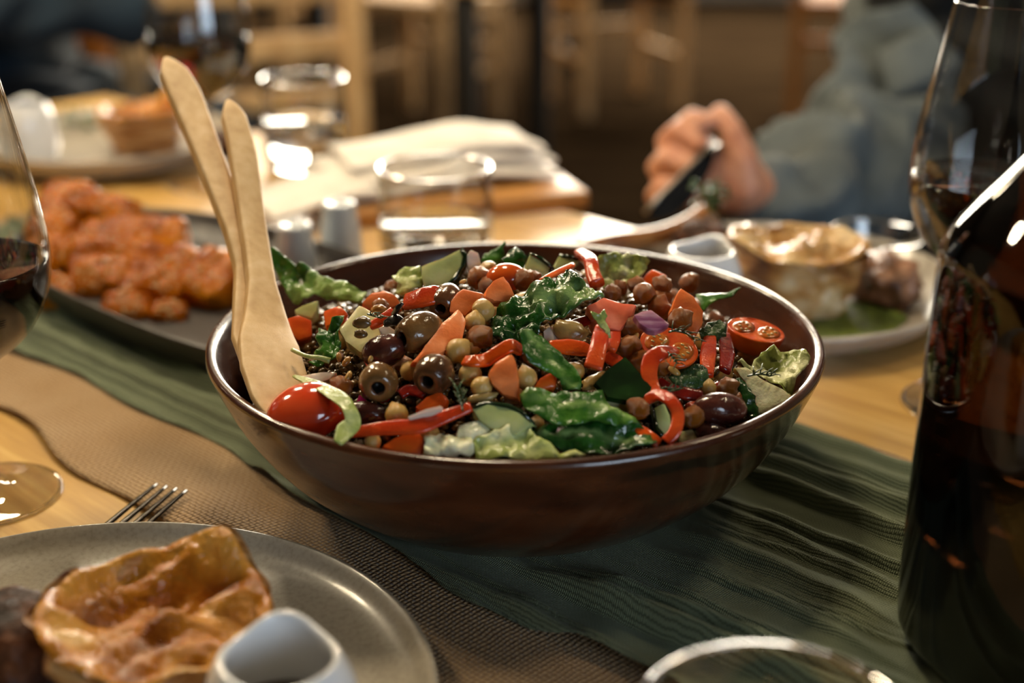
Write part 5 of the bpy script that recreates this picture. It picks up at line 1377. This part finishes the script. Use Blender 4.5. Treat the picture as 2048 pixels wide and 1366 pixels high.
# chickpeas
for (x, y, r, k, lb, lf_) in [
    (966, 621, 24, 'b', 'boiled chickpea wedged between the two pointed carrots', .014),
    (949, 646, 23, 'b', 'boiled chickpea right of the long diagonal carrot tip', .012),
    (916, 702, 26, 'b', 'large pale chickpea under the end of the long diagonal carrot', .011),
    (946, 692, 18, 'b', 'pale chickpea behind the curled orange pepper strip', .008),
    (940, 750, 24, 'b', 'split chickpea left of the upright carrot slice', .008),
    (963, 774, 22, 'b', 'pale chickpea touching the lower left of the upright carrot slice', .009),
    (820, 742, 20, 'b', 'yellow chickpea between the two pit-hole olives', .008),
    (794, 831, 25, 'b', 'yellow chickpea left of the thin onion sliver', .008),
    (1052, 757, 24, 'b', 'chickpea right of the upright carrot slice', .009),
    (1416, 776, 17, 'b', 'small yellow chickpea left of the roast one near the white rib', .008),
    (977, 541, 20, 'b', 'dull chickpea at the back right of the white onion', .010),
    (1150, 742, 20, 'b', 'chickpea peeping over the mint leaf', .006),
    (1255, 745, 18, 'b', 'chickpea behind the dark cucumber block corner', .004),
    (745, 884, 18, 'b', 'glossy chickpea at the front rim left of the carrot chunk', .008),
    (961, 674, 26, 'r', 'roast chickpea under the boiled pair beside the dark leaf', .012),
    (958, 556, 24, 'r', 'dark roast chickpea in front of the white onion', .010),
    (978, 572, 22, 'r', 'roast chickpea behind the tall pointed carrot', .008),
    (1046, 560, 22, 'r', 'roast chickpea right of the skin-up back tomato', .012),
    (1066, 556, 17, 'r', 'smaller roast chickpea in front of the back cucumber slice', .012),
    (1288, 588, 23, 'r', 'roast chickpea leftmost in the back right cluster', .014),
    (1325, 571, 20, 'r', 'shiny roast chickpea below the back right carrot cube', .016),
    (1274, 570, 18, 'r', 'roast chickpea under the pale back leaf', .010),
    (1352, 553, 20, 'r', 'roast chickpea nearest the right back rim', .010),
    (1362, 541, 15, 'r', 'small roast chickpea atop the back right cluster', .014),
    (1378, 566, 20, 'r', 'roast chickpea above the teardrop carrot slice', .012),
    (1322, 598, 22, 'r', 'roast chickpea in the middle of the back right cluster', .010),
    (1318, 616, 24, 'r', 'dark roast chickpea just above the purple onion', .010),
    (1360, 640, 24, 'r', 'roast chickpea in front of the teardrop carrot slice', .018),
    (1264, 658, 26, 'r', 'roast chickpea between pink wedge and cut tomato', .014),
    (1260, 697, 27, 'r', 'large roast chickpea left of the curved red strip', .011),
    (1280, 722, 24, 'r', 'split roast chickpea left below the cut tomato', .009),
    (1277, 817, 23, 'r', 'roast chickpea right of the broad front leaf', .012),
    (1386, 834, 24, 'r', 'roast chickpea left of the long olive', .010),
    (1456, 776, 22, 'r', 'roast chickpea left of the dark serrated herb', .010),
    (1326, 736, 17, 'r', 'roast chickpea inside the curved red pepper strip', .010),
    (1486, 802, 18, 'r', 'roast chickpea behind the right end of the long olive', .004),
    (684, 772, 22, 'r', 'shiny roast chickpea between pale ribbon and round olive', .009),
    (760, 612, 16, 'r', 'roast chickpea in front of the half-round carrot slice', .010),
    (1225, 586, 18, 'r', 'roast chickpea behind the pink tomato wedge', .008),
    (1240, 576, 16, 'r', 'roast chickpea hidden below the pale back leaf', .008)]:
    chickpea(x, y, r, 'roast' if k == 'r' else 'boil', lb, lf_)
# cooked pieces, walnut crumbs, seeds
def chunk(name, px, py, w, h, m, label, cat, seed, lift=.008, roll=0, amp=.25, d=.8):
    c = anchor(px, py, lift); k = depth_of(c)/FPX; n = camvec(0, .45, .9)
    ex = (RGT*math.cos(R(roll))+UPV*math.sin(R(roll))); ex = (ex-n*ex.dot(n)).normalized()
    return tag(wlump(name, c, (ex, n.cross(ex), n), (w*k, h*k, min(w, h)*k*d), m, sub=3, amp=amp, freq=1.5, seed=seed, amp2=.10, freq2=4), label, cat)
chunk('cooked_vegetable', 1142, 664, 34, 24, M_beige, 'soft beige cooked vegetable right of the large dark leaf', 'vegetable', 3, roll=-20, lift=.012)
chunk('cooked_vegetable', 1196, 762, 34, 18, M_beige, 'beige cooked vegetable left of the dark cucumber block', 'vegetable', 5, roll=25, lift=.008)
chunk('cooked_vegetable', 965, 795, 30, 10, M_beige, 'flat beige piece under the upright carrot slice', 'vegetable', 6, roll=15)
chunk('walnut_crumb', 724, 645, 20, 13, M_lentil, 'brown walnut crumb on the pale cucumber square', 'nut', 7, roll=0, lift=.022)
chunk('walnut_crumb', 722, 668, 14, 9, M_lentil, 'smaller brown crumb lower on the pale cucumber square', 'nut', 8, lift=.022)
chunk('walnut_crumb', 758, 618, 16, 9, M_pine, 'tan crumb in front of the half-round carrot', 'nut', 9, lift=.014)
for i, (x, y, r_, rl, lb) in enumerate([(693, 723, 13, 60, 'golden seed right of the parsley stem'), (678, 714, 11, 100, 'golden seed on the parsley leaf edge'), (742, 717, 10, 70, 'pale seed stuck to the plump purple olive'), (697, 752, 12, 70, 'pale seed left of the round olive'),
        (1272, 675, 12, 75, 'pale seed on the roast chickpea by the cut tomato'), (1348, 742, 14, -40, 'pale seed resting on the dull mint leaf'), (926, 563, 8, 30, 'tiny nut crumb on the hidden brown olive'), (1330, 683, 7, 50, 'tiny pale seed on the cut tomato')]):
    chunk('seed', x, y, r_, r_*.5, M_pine if 'golden' in lb else M_chick, lb, 'seed', 20+i, lift=.014 if i != 7 else .026, roll=rl, amp=.08, d=.9)
# dill sprigs
def dill(pts_, label, lift, k=.00035, seed=1):
    root = None; rg = random.Random(seed)
    stem = path_smooth([anchor(x, y, lift) for x, y in pts_], 4)
    v, f = sweep(stem, k*1.3, k*1.3, n=6, sq=2)
    root = wmesh('dill_sprig', v, f, M_dill, stem[0])
    for i in range(2, len(stem), 2):
        for s_ in (-1, 1):
            p = stem[i]; t = (stem[min(i+1, len(stem)-1)]-stem[i-1]).normalized()
            d = (t*.9 + camvec(s_*rg.uniform(.3, .8), rg.uniform(.1, .6), rg.uniform(0, .4))*.8).normalized()
            q = [p, p+d*.0025+Vector((0, 0, .0006)), p+d*rg.uniform(.004, .0065)]
            v, f = sweep(q, [k, k*.9, k*.5], [k, k*.9, k*.5], n=5, sq=2)
            wmesh('frond', v, f, M_dill, stem[0], root)
    return tag(root, label, 'herb')
dill([(926, 822), (922, 805), (918, 790), (915, 778)], 'dill sprig standing in front of the flat beige piece', .018, seed=2)
dill([(1338, 664), (1352, 662), (1375, 668), (1390, 680)], 'dill sprig across the cut tomato', .030, seed=3)
dill([(1335, 704), (1345, 714), (1354, 726)], 'dill tip hanging below the cut tomato', .024, seed=4)
dill([(735, 628), (748, 632), (762, 636)], 'dark dill thread above the pale cucumber square', .026, seed=5)
dill([(1495, 752), (1520, 748), (1540, 752)], 'thread of dill on the white lettuce rib', .024, seed=6)
dill([(1310, 770), (1335, 782), (1360, 778)], 'dill strand over the dark red pepper piece', .016, seed=7)

# fillers: more of the same, mostly hidden under the top layer, alike and uncountable apart
fr_ = random.Random(21)
n_f = 0
while n_f < 60:
    r_ = math.sqrt(fr_.random())*(RIN-.014); a_ = fr_.uniform(0, 6.283)
    x, y = BC.x+r_*math.cos(a_), BC.y+r_*math.sin(a_)
    kind = fr_.choice(('roast', 'roast', 'boil'))
    o = bpy.data.objects.new('chickpea', chick_mesh(kind, fr_.randrange(4))); COL.objects.link(o)
    o.location = (x, y, S(x, y) - .0035); k = fr_.uniform(.0046, .0060); o.scale = (k, k, k)
    o.rotation_euler = (fr_.uniform(-1, 1), fr_.uniform(-1, 1), fr_.uniform(0, 6))
    if kind == 'roast': tag(o, 'roast chickpea mostly buried under the top layer of salad', 'chickpea', 'buried roast chickpeas')
    else: tag(o, 'pale boiled chickpea mostly buried under the top layer of salad', 'chickpea', 'buried boiled chickpeas')
    n_f += 1

dup = {k: v for k, v in LABELS.items() if len(v) > 1 and 'buried' not in k}
if dup: print('DUPLICATE LABELS', dup)
